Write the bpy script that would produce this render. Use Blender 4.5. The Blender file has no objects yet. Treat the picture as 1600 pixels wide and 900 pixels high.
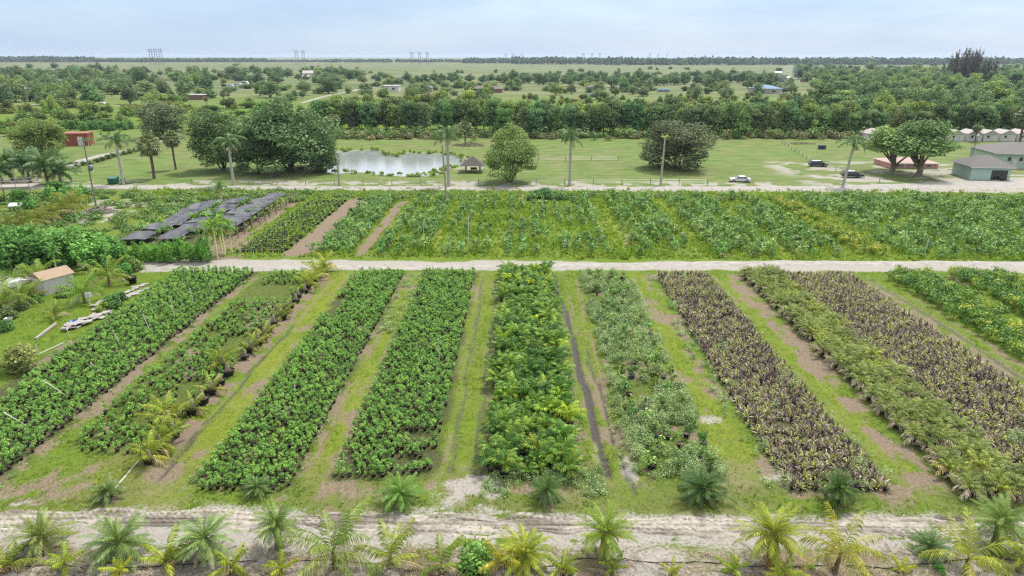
import bpy, math, random
import numpy as np
from mathutils import Matrix, Vector
R = math.radians
rng = np.random.default_rng(11)
random.seed(5)
sc = bpy.context.scene
COL = sc.collection

# ------------------------------------------------------------------ camera
F_PX, CAM_H = 1067.0, 28.0            # focal length in pixels of the 1600 wide photo, drone height in metres
PITCH = math.atan(362.0 / F_PX)
YAW = R(0.76)
ROLL = R(0.1)
cd = bpy.data.cameras.new("camera")
cd.sensor_width = 36.0
cd.lens = F_PX / 1600.0 * 36.0
cd.clip_start = 0.5
cd.clip_end = 90000
cam = bpy.data.objects.new("camera", cd)
COL.objects.link(cam)
cam.location = (0, 0, CAM_H)
cam.rotation_euler = (Matrix.Rotation(YAW, 3, 'Z') @ Matrix.Rotation(R(90) - PITCH, 3, 'X') @ Matrix.Rotation(ROLL, 3, 'Z')).to_euler()
sc.camera = cam
_M = np.array(cam.rotation_euler.to_matrix())

def G(px, py, z=0.0):
    """ground point (at height z) seen at a pixel of the 1600x900 photograph"""
    d = _M @ np.array([(px - 800) / F_PX, -(py - 450) / F_PX, -1.0])
    t = (z - CAM_H) / d[2]
    return np.array([d[0] * t, d[1] * t, z])

def S(px, py):
    """metres per photo pixel for a thing standing at ground pixel (px, py)"""
    d = np.array([(px - 800) / F_PX, -(py - 450) / F_PX, -1.0])
    t = -CAM_H / (_M @ d)[2]
    return t / F_PX

# ------------------------------------------------------------------ noise (numpy value noise)
_T = rng.random((256, 256))
def vnoise(x, y):
    xi = np.floor(x).astype(int); yi = np.floor(y).astype(int)
    fx = x - xi; fy = y - yi
    fx = fx * fx * (3 - 2 * fx); fy = fy * fy * (3 - 2 * fy)
    a = _T[xi & 255, yi & 255]; b = _T[(xi + 1) & 255, yi & 255]
    c = _T[xi & 255, (yi + 1) & 255]; d = _T[(xi + 1) & 255, (yi + 1) & 255]
    return (a * (1 - fx) + b * fx) * (1 - fy) + (c * (1 - fx) + d * fx) * fy
def fbm(x, y, s, o=4):
    x = np.asarray(x, float) / s + 31.7; y = np.asarray(y, float) / s + 11.3
    r = 0; a = 0.5; t = 0
    for k in range(o):
        r = r + a * vnoise(x, y); t += a; a *= 0.5
        x = x * 2.03 + 17.1; y = y * 2.03 + 5.9
    return r / t            # 0..1, mean .5
def sstep(a, b, x):
    t = np.clip((x - a) / (b - a), 0, 1)
    return t * t * (3 - 2 * t)

# ------------------------------------------------------------------ mesh helpers
def ring_quads(n, m, close=True):
    """quads between n rings of m points"""
    i = np.arange(n - 1)[:, None] * m
    j = np.arange(m if close else m - 1)[None, :]
    j2 = (j + 1) % m
    return np.stack([i + j, i + j2, i + m + j2, i + m + j], -1).reshape(-1, 4)

def tube(pts, rad, n=6, cap=True):
    pts = np.asarray(pts, float); k = len(pts)
    rad = np.broadcast_to(np.asarray(rad, float), (k,))
    V = []
    for i in range(k):
        t = pts[min(i + 1, k - 1)] - pts[max(i - 1, 0)]
        t = t / (np.linalg.norm(t) + 1e-9)
        u = np.cross(t, [0, 0, 1.0]) if abs(t[2]) < 0.95 else np.cross(t, [1.0, 0, 0])
        u /= np.linalg.norm(u) + 1e-9
        w = np.cross(t, u)
        a = np.linspace(0, 2 * np.pi, n, endpoint=False)[:, None]
        V.append(pts[i] + rad[i] * (np.cos(a) * u + np.sin(a) * w))
    V = np.concatenate(V)
    out = [(V, ring_quads(k, n))]
    if cap:
        out.append((V[:n].copy(), np.arange(n)[None, ::-1])); out.append((V[-n:].copy(), np.arange(n)[None, :]))
    return out

def box(cx, cy, cz, sx, sy, sz, rz=0.0):
    """centre of the base plane z=cz, size"""
    x, y = sx / 2, sy / 2
    v = np.array([[-x, -y, 0], [x, -y, 0], [x, y, 0], [-x, y, 0], [-x, -y, sz], [x, -y, sz], [x, y, sz], [-x, y, sz]], float)
    c, s = math.cos(rz), math.sin(rz)
    v[:, :2] = v[:, :2] @ np.array([[c, s], [-s, c]])
    v += np.array([cx, cy, cz])
    f = np.array([[0, 3, 2, 1], [4, 5, 6, 7], [0, 1, 5, 4], [1, 2, 6, 5], [2, 3, 7, 6], [3, 0, 4, 7]])
    return [(v, f)]

def lathe(prof, n=10):
    prof = np.asarray(prof, float); k = len(prof)
    a = np.linspace(0, 2 * np.pi, n, endpoint=False)
    V = np.concatenate([np.stack([r * np.cos(a), r * np.sin(a), np.full(n, z)], 1) for r, z in prof])
    return [(V, ring_quads(k, n))]

def prism(poly, axis_len, z0=0):
    """polygon in (y,z) extruded along x by axis_len (centred)"""
    p = np.asarray(poly, float); n = len(p)
    a = np.c_[np.full(n, -axis_len / 2), p]; b = np.c_[np.full(n, axis_len / 2), p]
    V = np.concatenate([a, b])
    return [(V, ring_quads(2, n)), (a.copy(), np.arange(n)[None, ::-1]), (b.copy(), np.arange(n)[None, :])]

def xf(chunks, loc=(0, 0, 0), rz=0.0, s=1.0, rx=0.0, ry=0.0):
    m = np.array((Matrix.Rotation(rz, 3, 'Z') @ Matrix.Rotation(rx, 3, 'X') @ Matrix.Rotation(ry, 3, 'Y')))
    return [((c[0] * s) @ m.T + np.asarray(loc, float),) + tuple(c[1:]) for c in chunks]

def mesh_data(name, chunks, mats, smooth=False):
    """chunks: (verts, faces[M,k], material index=0, tone=0.5)"""
    Vs, loops, starts, mi, tone = [], [], [], [], []
    vo = lo = 0
    for c in chunks:
        V, Fc = c[0], np.asarray(c[1])
        if len(Fc) == 0:
            continue
        m = c[2] if len(c) > 2 else 0
        t = c[3] if len(c) > 3 else 0.5
        k = Fc.shape[1]; M = Fc.shape[0]
        Vs.append(V); loops.append((Fc + vo).ravel())
        starts.append(lo + np.arange(M) * k)
        mi.append(np.broadcast_to(np.asarray(m), (M,))); tone.append(np.broadcast_to(np.asarray(t, float), (M,)))
        vo += len(V); lo += M * k
    V = np.concatenate(Vs).astype(np.float32); L = np.concatenate(loops).astype(np.int32)
    st = np.concatenate(starts).astype(np.int32)
    me = bpy.data.meshes.new(name)
    me.vertices.add(len(V)); me.vertices.foreach_set("co", V.ravel())
    me.loops.add(len(L)); me.loops.foreach_set("vertex_index", L)
    me.polygons.add(len(st)); me.polygons.foreach_set("loop_start", st)
    me.polygons.foreach_set("material_index", np.concatenate(mi).astype(np.int32))
    me.update(calc_edges=True)
    me.polygons.foreach_set("use_smooth", np.full(len(st), smooth))
    a = me.attributes.new("tone", 'FLOAT', 'FACE')
    a.data.foreach_set("value", np.concatenate(tone).astype(np.float32))
    for m in mats if isinstance(mats, (list, tuple)) else [mats]:
        me.materials.append(m)
    return me

def obj(name, chunks, mats, parent=None, smooth=False):
    me = chunks if isinstance(chunks, bpy.types.Mesh) else mesh_data(name, chunks, mats, smooth)
    o = bpy.data.objects.new(name, me)
    COL.objects.link(o)
    if parent is not None:
        o.parent = parent
    return o

def tag(o, label=None, cat=None, group=None, kind=None):
    if label: o["label"] = label
    if cat: o["category"] = cat
    if group: o["group"] = group
    if kind or cat: o["kind"] = kind or "thing"
    return o

def thing(name, label, cat, loc=(0, 0, 0), rz=0.0, group=None, scale=1.0):
    o = bpy.data.objects.new(name, None)
    o.empty_display_size = 0.3
    COL.objects.link(o)
    o.location = loc; o.rotation_euler = (0, 0, rz)
    o.scale = (scale,) * 3 if np.isscalar(scale) else scale
    return tag(o, label, cat, group)

# prototypes: a list of (part name, mesh); placed as an Empty with a child object for each part, all sharing mesh data
def place(proto, name, label, cat, loc, rz=0.0, scale=1.0, group=None, color=None, tilt=0.0, partcolor=None):
    t = thing(name, label, cat, loc, rz, group, scale)
    if tilt:
        t.rotation_euler = (tilt * math.cos(rz * 3.1), tilt * math.sin(rz * 3.1), rz)
    for pn, me in proto:
        o = bpy.data.objects.new(pn, me)
        COL.objects.link(o); o.parent = t
        if color is not None: o.color = (*color, 1)
    return t

def place_mesh(me, name, label, cat, loc, rz=0.0, scale=1.0, group=None, color=None, tilt=(0, 0)):
    o = bpy.data.objects.new(name, me)
    COL.objects.link(o)
    o.location = loc; o.rotation_euler = (tilt[0], tilt[1], rz)
    o.scale = (scale,) * 3 if np.isscalar(scale) else scale
    if color is not None: o.color = (*color, 1)
    return tag(o, label, cat, group)

def merged(chunk_sets, placements):
    """many copies in one mesh (kind stuff): placements (variant, x, y, z, rz, scale, tone offset)"""
    out = []
    P = np.asarray(placements, float)
    for v, chunks in enumerate(chunk_sets):
        Q = P[P[:, 0] == v]
        if len(Q) == 0: continue
        c, s = np.cos(Q[:, 4]), np.sin(Q[:, 4])
        for ch in chunks:
            V, Fc = ch[0], np.asarray(ch[1])
            x = (V[None, :, 0] * c[:, None] - V[None, :, 1] * s[:, None]) * Q[:, 5:6] + Q[:, 1:2]
            y = (V[None, :, 0] * s[:, None] + V[None, :, 1] * c[:, None]) * Q[:, 5:6] + Q[:, 2:3]
            z = V[None, :, 2] * Q[:, 5:6] + Q[:, 3:4]
            VV = np.stack([x, y, z], -1).reshape(-1, 3)
            FF = (Fc[None] + (np.arange(len(Q)) * len(V))[:, None, None]).reshape(-1, Fc.shape[1])
            t = np.broadcast_to(np.asarray(ch[3] if len(ch) > 3 else 0.5, float), (len(Fc),))
            T = (t[None, :] + Q[:, 6:7]).ravel()
            out.append((VV, FF, ch[2] if len(ch) > 2 else 0, T))
    return out

# ------------------------------------------------------------------ materials
def newmat(name):
    m = bpy.data.materials.new(name); m.use_nodes = True
    nt = m.node_tree; nt.nodes.clear()
    out = nt.nodes.new("ShaderNodeOutputMaterial")
    return m, nt, out
def N(nt, typ, **kw):
    n = nt.nodes.new(typ)
    for k, v in kw.items():
        if k.startswith("i_"):
            n.inputs[k[2:].replace("_", " ")].default_value = v
        else:
            setattr(n, k, v)
    return n
def ramp(nt, cols, pos=None):
    n = nt.nodes.new("ShaderNodeValToRGB")
    e = n.color_ramp.elements
    pos = pos or [i / (len(cols) - 1) for i in range(len(cols))]
    while len(e) < len(cols): e.new(0.5)
    for k, (c, p) in enumerate(zip(cols, pos)):
        e[k].position = p; e[k].color = (*c, 1)
    return n

def mat(name, c1, c2=None, scale=3.0, rough=0.8, metal=0.0, bump=0.0, spec=0.3, detail=5.0, coord='Object', stretch=None, gain=.68):
    m, nt, out = newmat(name)
    c2 = c2 or tuple(x * 0.75 for x in c1)
    c1, c2 = tuple(x * gain for x in c1), tuple(x * gain for x in c2)
    b = N(nt, "ShaderNodeBsdfPrincipled", i_Roughness=rough, i_Metallic=metal)
    b.inputs["Specular IOR Level"].default_value = spec
    tc = N(nt, "ShaderNodeTexCoord"); no = N(nt, "ShaderNodeTexNoise", i_Scale=scale, i_Detail=detail, i_Roughness=0.65)
    if stretch:
        mp = N(nt, "ShaderNodeMapping"); mp.inputs["Scale"].default_value = stretch
        nt.links.new(tc.outputs[coord], mp.inputs["Vector"]); nt.links.new(mp.outputs[0], no.inputs["Vector"])
    else:
        nt.links.new(tc.outputs[coord], no.inputs["Vector"])
    r = ramp(nt, [c1, c2], [0.35, 0.65])
    nt.links.new(no.outputs["Fac"], r.inputs["Fac"])
    oi = N(nt, "ShaderNodeObjectInfo")
    mx = N(nt, "ShaderNodeMix", data_type='RGBA', blend_type='MULTIPLY'); mx.inputs["Factor"].default_value = 1
    nt.links.new(r.outputs[0], mx.inputs["A"]); nt.links.new(oi.outputs["Color"], mx.inputs["B"])
    nt.links.new(mx.outputs["Result"], b.inputs["Base Color"])
    if bump:
        bp = N(nt, "ShaderNodeBump", i_Strength=bump, i_Distance=0.05)
        nt.links.new(no.outputs["Fac"], bp.inputs["Height"]); nt.links.new(bp.outputs[0], b.inputs["Normal"])
    nt.links.new(b.outputs[0], out.inputs["Surface"])
    return m

def leafmat(name, cols, trans=0.3, rough=0.5, spec=0.35, rnd=0.3, pos=None, gain=1.25):
    """foliage: ramp over a per-leaf tone and a per-plant random, times the plant's own colour"""
    m, nt, out = newmat(name)
    at = N(nt, "ShaderNodeAttribute", attribute_name="tone", attribute_type='GEOMETRY')
    oi = N(nt, "ShaderNodeObjectInfo")
    ma = N(nt, "ShaderNodeMath", operation='MULTIPLY_ADD'); ma.inputs[1].default_value = rnd; ma.inputs[2].default_value = -rnd / 2
    ad = N(nt, "ShaderNodeMath", operation='ADD')
    nt.links.new(oi.outputs["Random"], ma.inputs[0]); nt.links.new(ma.outputs[0], ad.inputs[0]); nt.links.new(at.outputs["Fac"], ad.inputs[1])
    cols = [(min(.6, c[0] * gain), min(.6, c[1] * gain), c[2] * gain * .88) for c in cols]
    r = ramp(nt, cols, pos)
    nt.links.new(ad.outputs[0], r.inputs["Fac"])
    mx = N(nt, "ShaderNodeMix", data_type='RGBA', blend_type='MULTIPLY'); mx.inputs["Factor"].default_value = 1
    nt.links.new(r.outputs[0], mx.inputs["A"]); nt.links.new(oi.outputs["Color"], mx.inputs["B"])
    b = N(nt, "ShaderNodeBsdfPrincipled", i_Roughness=rough); b.inputs["Specular IOR Level"].default_value = spec
    nt.links.new(mx.outputs["Result"], b.inputs["Base Color"])
    if trans > 0:
        tr = N(nt, "ShaderNodeBsdfTranslucent")
        nt.links.new(mx.outputs["Result"], tr.inputs["Color"])
        ms = N(nt, "ShaderNodeMixShader"); ms.inputs[0].default_value = trans
        nt.links.new(b.outputs[0], ms.inputs[1]); nt.links.new(tr.outputs[0], ms.inputs[2])
        nt.links.new(ms.outputs[0], out.inputs["Surface"])
    else:
        nt.links.new(b.outputs[0], out.inputs["Surface"])
    return m

MASS = {}
def leafpair(key, name, cols, **k):
    """the leaf material, and the same for masses, whose plants carry their random in the tone"""
    M[key] = leafmat(name, cols, **k)
    MASS[key] = leafmat(name + "_mass", cols, **dict(k, rnd=0.0))
M = {}
leafpair('shrub', "shrub_leaf", [(.028, .075, .015), (.09, .20, .035), (.21, .36, .07)], trans=.3, gain=1.8, rnd=.5)
M['areca'] = leafmat("areca_leaf", [(.02, .06, .012), (.07, .155, .025), (.17, .28, .04), (.31, .35, .06)], .3, pos=[0, .42, .78, 1], gain=1.4, rnd=.5)
leafpair('brom', "bromeliad_leaf", [(.04, .028, .034), (.11, .070, .073), (.24, .18, .17), (.48, .41, .37), (.20, .26, .06), (.32, .37, .07)], trans=.12, rnd=.5, pos=[0, .25, .5, .66, .73, 1])
M['hpalm'] = leafmat("potted_palm_leaf", [(.05, .075, .025), (.15, .19, .05), (.25, .31, .08), (.36, .36, .13)], .25, gain=1.3, pos=[0, .45, .8, 1])
M['dead'] = leafmat("dead_frond", [(.16, .12, .085), (.32, .26, .20), (.50, .43, .34)], .15, rough=.8)
M['croton'] = leafmat("croton_leaf", [(.04, .09, .015), (.11, .22, .03), (.24, .33, .05), (.38, .38, .06)], .3, rnd=.5, pos=[0, .45, .8, 1])
leafpair('field', "field_shrub_leaf", [(.035, .08, .022), (.10, .19, .05), (.22, .32, .10)], trans=.25, rnd=.55, gain=1.65)
M['weed'] = leafmat("weed_leaf", [(.08, .13, .05), (.19, .27, .11), (.33, .39, .20)], .3, gain=1.45)
M['scrub'] = leafmat("scrub_leaf", [(.04, .09, .025), (.10, .18, .04), (.20, .27, .08)], .3, gain=1.3)
M['grass'] = leafmat("grass_blade", [(.06, .13, .012), (.16, .25, .025), (.30, .34, .05)], .3, rough=.7, gain=1.35)
M['tree'] = leafmat("tree_leaf", [(.04, .062, .03), (.078, .124, .056), (.145, .20, .092)], .3, rnd=.4, spec=.12, rough=.7, gain=1.85)
M['treegrey'] = leafmat("tree_leaf_grey", [(.06, .075, .045), (.105, .13, .075), (.17, .195, .115)], .25, rnd=.3, spec=.12, rough=.7, gain=1.5)
M['farwood'] = leafmat("far_wood_leaf", [(.025, .045, .025), (.05, .08, .04), (.09, .13, .06)], .2, spec=.1, rough=.8)
M['casuarina'] = leafmat("casuarina_needles", [(.03, .035, .03), (.075, .075, .06), (.13, .12, .10)], .15, rnd=.2, spec=.1)
M['date'] = leafmat("date_palm_leaf", [(.05, .09, .03), (.13, .19, .06), (.25, .30, .09)], .25)
M['coco'] = leafmat("coconut_leaf", [(.05, .09, .015), (.16, .22, .035), (.32, .34, .07)], .3)
M['royal'] = leafmat("royal_palm_leaf", [(.025, .07, .02), (.07, .14, .035), (.15, .2, .06)], .25)
M['cabbage'] = leafmat("cabbage_palm_leaf", [(.04, .06, .02), (.10, .13, .045), (.20, .21, .09)], .25)
M['bark'] = mat("bark", (.13, .10, .08), (.24, .20, .16), 4, .9, bump=.4)
M['palmbark'] = mat("palm_bark", (.10, .07, .05), (.26, .2, .15), 9, .95, bump=.8, stretch=(1, 1, 3))
M['royalbark'] = mat("royal_palm_bark", (.40, .37, .32), (.55, .52, .46), 3, .85, bump=.2, stretch=(1, 1, 4))
M['shaft'] = mat("crownshaft", (.10, .19, .05), (.14, .24, .06), 3, .5)
M['pot'] = mat("pot_plastic", (.012, .012, .013), (.03, .03, .032), 8, .55)
M['potblue'] = mat("pot_plastic_blue", (.02, .07, .12), (.04, .10, .15), 8, .5)
M['soil'] = mat("pot_soil", (.09, .06, .04), (.17, .12, .09), 14, .95)
M['burlap'] = mat("burlap_wrap", (.42, .39, .35), (.28, .25, .22), 10, .95, bump=.4)
M['white'] = mat("white_paint", (.78, .78, .76), (.66, .66, .64), 2, .6)
M['pvc'] = mat("pvc_pipe", (.78, .76, .72), (.62, .60, .55), 1.5, .5)
M['wood'] = mat("weathered_wood", (.34, .29, .25), (.46, .42, .37), 3, .9, bump=.3, stretch=(1, 6, 1))
M['pole'] = mat("pole_wood", (.22, .18, .15), (.36, .32, .27), 3, .9, stretch=(3, 3, .4))
M['black'] = mat("black_rubber", (.015, .015, .016), (.03, .03, .03), 5, .7)
M['glass_and_shade'] = mat("dark_glass_and_shade", (.02, .025, .03), (.04, .045, .05), 1, .08, spec=.6)  # window glass; also the painted shade inside the garage door
M['metal'] = mat("galvanised_steel", (.42, .43, .44), (.30, .31, .32), 4, .45, .6)
# ------------------------------------------------------------------ foliage generators
def quads_from(c, u, v):
    """quads with centre c, half axes u, v  (all n x 3)"""
    V = np.stack([c - u - v * .6, c + u * .2 - v, c + u, c - u * .1 + v], 1).reshape(-1, 3)
    return V, np.arange(len(V)).reshape(-1, 4)

def unit(a):
    return a / (np.linalg.norm(a, axis=-1, keepdims=True) + 1e-9)

def leaf_cloud(g, lobes, n, size, up=.35, rnd=.8, aspect=.6, tonevar=.5, hollow=.35, mi=0, flat_under=True):
    """leaves over the lobes (cx,cy,cz,rx,ry,rz)"""
    lobes = np.asarray(lobes, float)
    w = lobes[:, 3] * lobes[:, 4] + lobes[:, 3] * lobes[:, 5]
    k = g.choice(len(lobes), n, p=w / w.sum())
    d = unit(g.normal(size=(n, 3)))
    if flat_under: d[:, 2] = np.where(d[:, 2] < -.3, d[:, 2] * .5, d[:, 2])
    r = 1 - hollow * g.random(n) ** 1.6
    r *= 1 + .10 * g.normal(size=n)
    c = lobes[k, :3] + d * lobes[k, 3:] * r[:, None]
    nrm = unit(d + rnd * g.normal(size=(n, 3)) + np.array([0, 0, up]))
    t = unit(np.cross(nrm, g.normal(size=(n, 3))))
    b = np.cross(nrm, t)
    s = size * (.6 + .8 * g.random(n))[:, None]
    V, Fc = quads_from(c, t * s, b * s * aspect)
    lt = g.random(len(lobes))
    tone = .5 + tonevar * ((lt[k] - .5) * .6 + (g.random(n) - .5) * .9)
    return (V, Fc, mi, np.clip(tone, 0.02, .98))

def stems(g, n, base_r, h, r0=.012, mi=1, lean=.35):
    out = []
    for i in range(n):
        a = g.random() * 6.28; q = base_r * g.random()
        p0 = np.array([math.cos(a) * q, math.sin(a) * q, 0.0])
        p1 = p0 + np.array([math.cos(a) * lean * h, math.sin(a) * lean * h, h]) * (.7 + .3 * g.random())
        out += [(c[0], c[1], mi, .3) for c in tube([p0, (p0 + p1) / 2 + g.normal(size=3) * .02, p1], [r0, r0 * .8, r0 * .5], 4, False)]
    return out

def pot_chunks(r=.17, h=.3, n=8, m_pot=0, m_soil=1, z=0):
    prof = [(r * .78, z), (r, z + h), (r * 1.1, z + h), (r * 1.1, z + h * 1.08), (r * .95, z + h * 1.08), (r * .93, z + h * .9)]
    c = [(V, Fq, m_pot, .5) for V, Fq in lathe(prof, n)]
    a = np.linspace(0, 2 * np.pi, n, endpoint=False)
    V = np.stack([r * .93 * np.cos(a), r * .93 * np.sin(a), np.full(n, z + h * .9)], 1)
    c.append((V, np.array([[0, i, i + 1, i + 2] for i in range(1, n - 2, 2)]), m_soil, .5))
    return c

def frond(g, L, az, el, droop, nl, ll, lw, ang=48, fall=.25, tone=.5, mi=0, vee=.2, base=(0, 0, 0), rach=.014, twist=0):
    """one feather leaf: curved rachis and nl leaflets a side"""
    s = np.linspace(0, 1, 9)
    e = el - droop * s ** 1.3
    step = L / 8
    d = np.stack([np.cos(e) * math.cos(az), np.cos(e) * math.sin(az), np.sin(e)], 1)
    P = np.vstack([[0, 0, 0], np.cumsum((d[:-1] + d[1:]) / 2 * step, 0)]) + np.asarray(base, float)
    u = np.linspace(.14, 1.0, nl)
    pos = np.stack([np.interp(u, s, P[:, k]) for k in range(3)], 1)
    tg = unit(np.stack([np.interp(u, s, d[:, k]) for k in range(3)], 1))
    side = np.array([-math.sin(az), math.cos(az), 0.0])
    side = side * math.cos(twist) + np.array([0, 0, 1.0]) * math.sin(twist)
    upv = unit(np.cross(tg, np.broadcast_to(side, tg.shape)) * -1.0)
    Vs, Ts = [], []
    ln = ll * (np.sin(np.pi * (.12 + .80 * u)) ** .7) * (.85 + .3 * g.random(nl))
    for sg in (-1, 1):
        a = R(ang) * (1 - .35 * u) + .08 * g.normal(size=nl)
        dr = unit(side * sg * np.sin(a)[:, None] + tg * np.cos(a)[:, None] + upv * vee + np.array([0, 0, -1.0]) * fall * g.random(nl)[:, None])
        tip = pos + dr * ln[:, None] + np.array([0, 0, -1.0]) * (fall * .45 * ln)[:, None]
        mid = pos + dr * ln[:, None] * .55
        w = tg * lw / 2
        Vs.append(np.stack([pos - w * .5, pos + w * .5, mid + w, mid - w], 1).reshape(-1, 3))
        Vs.append(np.stack([mid - w, mid + w, tip + w * .15, tip - w * .15], 1).reshape(-1, 3))
        t = tone + .16 * g.normal(size=nl)
        Ts += [t, t]
    V = np.concatenate(Vs)
    ch = [(V, np.arange(len(V)).reshape(-1, 4), mi, np.clip(np.concatenate(Ts), .02, .98))]
    rt = tube(P, np.linspace(rach, rach * .25, 9), 3, False)
    ch += [(c[0], c[1], mi, min(.95, tone + .25)) for c in rt]
    return ch

def crown(g, nf, L, el0, el1, droop, nl, ll, lw, base, tone=.5, low_tone=None, **kw):
    ch = []
    for i in range(nf):
        q = i / max(1, nf - 1)
        az = i * 2.39996 + .25 * g.normal()
        el = el0 + (el1 - el0) * q + .08 * g.normal()
        l = L * (.68 + .42 * g.random()) * (.75 + .35 * math.sin(math.pi * (.2 + .6 * q)))
        tn = tone if low_tone is None else tone + (low_tone - tone) * q ** 2
        ch += frond(g, l, az, el, droop * (.6 + .9 * g.random()), nl, ll, lw, base=base, tone=tn + .07 * g.normal(), **kw)
    return ch

# ------------------------------------------------------------------ prototypes
def G_(seed): return np.random.default_rng(seed)

shrub_ch = []
for v in range(5):
    g = G_(100 + v)
    lob = []
    for k in range(8):
        a = g.random() * 6.28; q = .27 * g.random() ** .6
        lob.append((q * math.cos(a), q * math.sin(a), .52 + .48 * g.random(), .14, .14, .18))
    fol = [leaf_cloud(g, lob, 250, .062, up=.7, rnd=.7, aspect=.42, tonevar=.9, hollow=.6)] + stems(g, 4, .08, .75)
    shrub_ch.append((fol, pot_chunks(.19, .3)))
shrub_proto = [[("foliage", mesh_data("foliage", f, [M['shrub'], M['bark']])), ("pot", mesh_data("pot", p, [M['pot'], M['soil']]))] for f, p in shrub_ch]

areca_ch = []
for v in range(4):
    g = G_(200 + v)
    fol = []
    for k in range(17):
        az = g.random() * 6.28; q = .12 * g.random()
        fol += frond(g, .75 + .45 * g.random(), az, R(86 - 46 * g.random()), R(55 + 35 * g.random()), 8, .36, .105, base=(q * math.cos(az), q * math.sin(az), .3 + .5 * g.random()),
                     tone=.45 + .2 * g.normal(), fall=.3, vee=.25)
    fol += [(c[0], c[1], 0, .75) for k in range(6) for c in tube([(.1 * g.normal(), .1 * g.normal(), .25), (.15 * g.normal(), .15 * g.normal(), 1.0)], [.025, .015], 4, False)]
    areca_ch.append((fol, pot_chunks(.28, .34, 10)))
areca_proto = [[("foliage", mesh_data("foliage", f, [M['areca']])), ("pot", mesh_data("pot", p, [M['pot'], M['soil']]))] for f, p in areca_ch]

brom_ch = []
for v in range(6):
    g = G_(300 + v)
    fol = []
    n = 17
    pt = (v - 2.5) * .10
    for k in range(n):
        az = k * 2.4 + .3 * g.normal(); q = k / n
        el = R(86 - 62 * q + 6 * g.normal()); L = .72 * (.7 + .45 * g.random())
        s = np.linspace(0, 1, 4); e = el - R(55) * s ** 1.5 * (.3 + q)
        d = np.stack([np.cos(e) * math.cos(az), np.cos(e) * math.sin(az), np.sin(e)], 1)
        P = np.vstack([[0, 0, 0], np.cumsum(d[:-1] * L / 3, 0)]) + [0, 0, .24]
        sd = np.array([-math.sin(az), math.cos(az), .35 * g.normal()]) * .052
        w = np.array([.6, 1, .8, .1])[:, None]
        V = np.stack([P - sd * w, P + sd * w], 1).reshape(-1, 3)
        t = np.clip(.40 + pt + .30 * g.normal(), .02, .98)
        fol.append((V, np.array([[0, 1, 3, 2], [2, 3, 5, 4], [4, 5, 7, 6]]), 0, t))
    brom_ch.append((fol, pot_chunks(.15, .24)))
brom_proto = [[("leaf_rosette", mesh_data("leaf_rosette", f, [M['brom']])), ("pot", mesh_data("pot", p, [M['pot'], M['soil']]))] for f, p in brom_ch]

hpalm_ch = []
for v in range(4):
    g = G_(400 + v)
    fol = crown(g, 12, .95, R(84), R(35), R(60), 8, .30, .085, (0, 0, .48), tone=.5, fall=.35)
    dead = crown(g, 8, 1.0, R(48), R(5), R(75), 8, .30, .08, (0, 0, .45), tone=.55, fall=.6)
    hpalm_ch.append((fol, dead, pot_chunks(.30, .34, 10)))
hpalm_proto = [[("green_fronds", mesh_data("green_fronds", f, [M['hpalm']])), ("dead_fronds", mesh_data("dead_fronds", d, [M['dead']])),
                ("pot", mesh_data("pot", p, [M['pot'], M['soil']]))] for f, d, p in hpalm_ch]

croton_ch = []
for v in range(4):
    g = G_(500 + v)
    lob = [(.45 * g.normal() * .6, .45 * g.normal() * .6, .55 + .5 * g.random(), .32, .32, .34) for k in range(9)]
    croton_ch.append([leaf_cloud(g, lob, 210, .12, up=.6, rnd=.7, aspect=.38, tonevar=.9, hollow=.6)] + stems(g, 4, .1, .7))
croton_me = [mesh_data("foliage", c, [M['croton'], M['bark']]) for c in croton_ch]

field_ch = []
for v in range(5):
    g = G_(600 + v)
    lob = [(.42 * g.normal() * .7, .42 * g.normal() * .7, .55 + 1.0 * g.random(), .33, .33, .42) for k in range(9)]
    field_ch.append([leaf_cloud(g, lob, 170, .15, up=.4, rnd=.8, aspect=.45, tonevar=.8, hollow=.6)] + stems(g, 3, .1, 1.0))
field_me = [mesh_data("foliage", c, [M['field'], M['bark']]) for c in field_ch]

seed_me = []
for v in range(4):
    g = G_(650 + v)
    lf = leaf_cloud(g, [(0, 0, .42, .2, .2, .16)], [10, 26, 45, 60][v], .09, up=.5, aspect=.45, tonevar=.8, hollow=.7, mi=2)
    seed_me.append(mesh_data("nursery_pot", pot_chunks(.26, .32, 9) + [lf], [M['pot'], M['soil'], M['field']]))

# palms of the front row
date_proto = []
for v in range(4):
    g = G_(700 + v)
    th = [.75, .55, 1.5, 1.0][v]
    fol = crown(g, 46, 1.5, R(84), R(-25), R(45), 30, .32, .036, (0, 0, th + .05), tone=.55, low_tone=.5, ang=42, fall=.08, vee=.35)
    zz = np.linspace(-.1, th + .1, 7)
    tr = tube([(.02 * math.sin(z * 9), 0, z) for z in zz], [.24, .22, .21, .2, .21, .2, .15], 10)
    boots = []
    for k in range(46):
        a = k * 2.4; z = (k / 46) * th
        boots += xf(box(0, 0, 0, .09, .05, .14), (.2 * math.cos(a), .2 * math.sin(a), z), a + 1.57, 1, rx=R(-28))
    dd = crown(g, 6, 1.25, R(-5), R(-40), R(35), 20, .28, .04, (0, 0, th - .05), tone=.4, ang=42, fall=.2)
    date_proto.append([("dead_fronds", mesh_data("dead_fronds", dd, [M['dead']])), ("crown", mesh_data("crown", fol, [M['date']])), ("trunk", mesh_data("trunk", tr + boots, [M['palmbark']]))])

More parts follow.
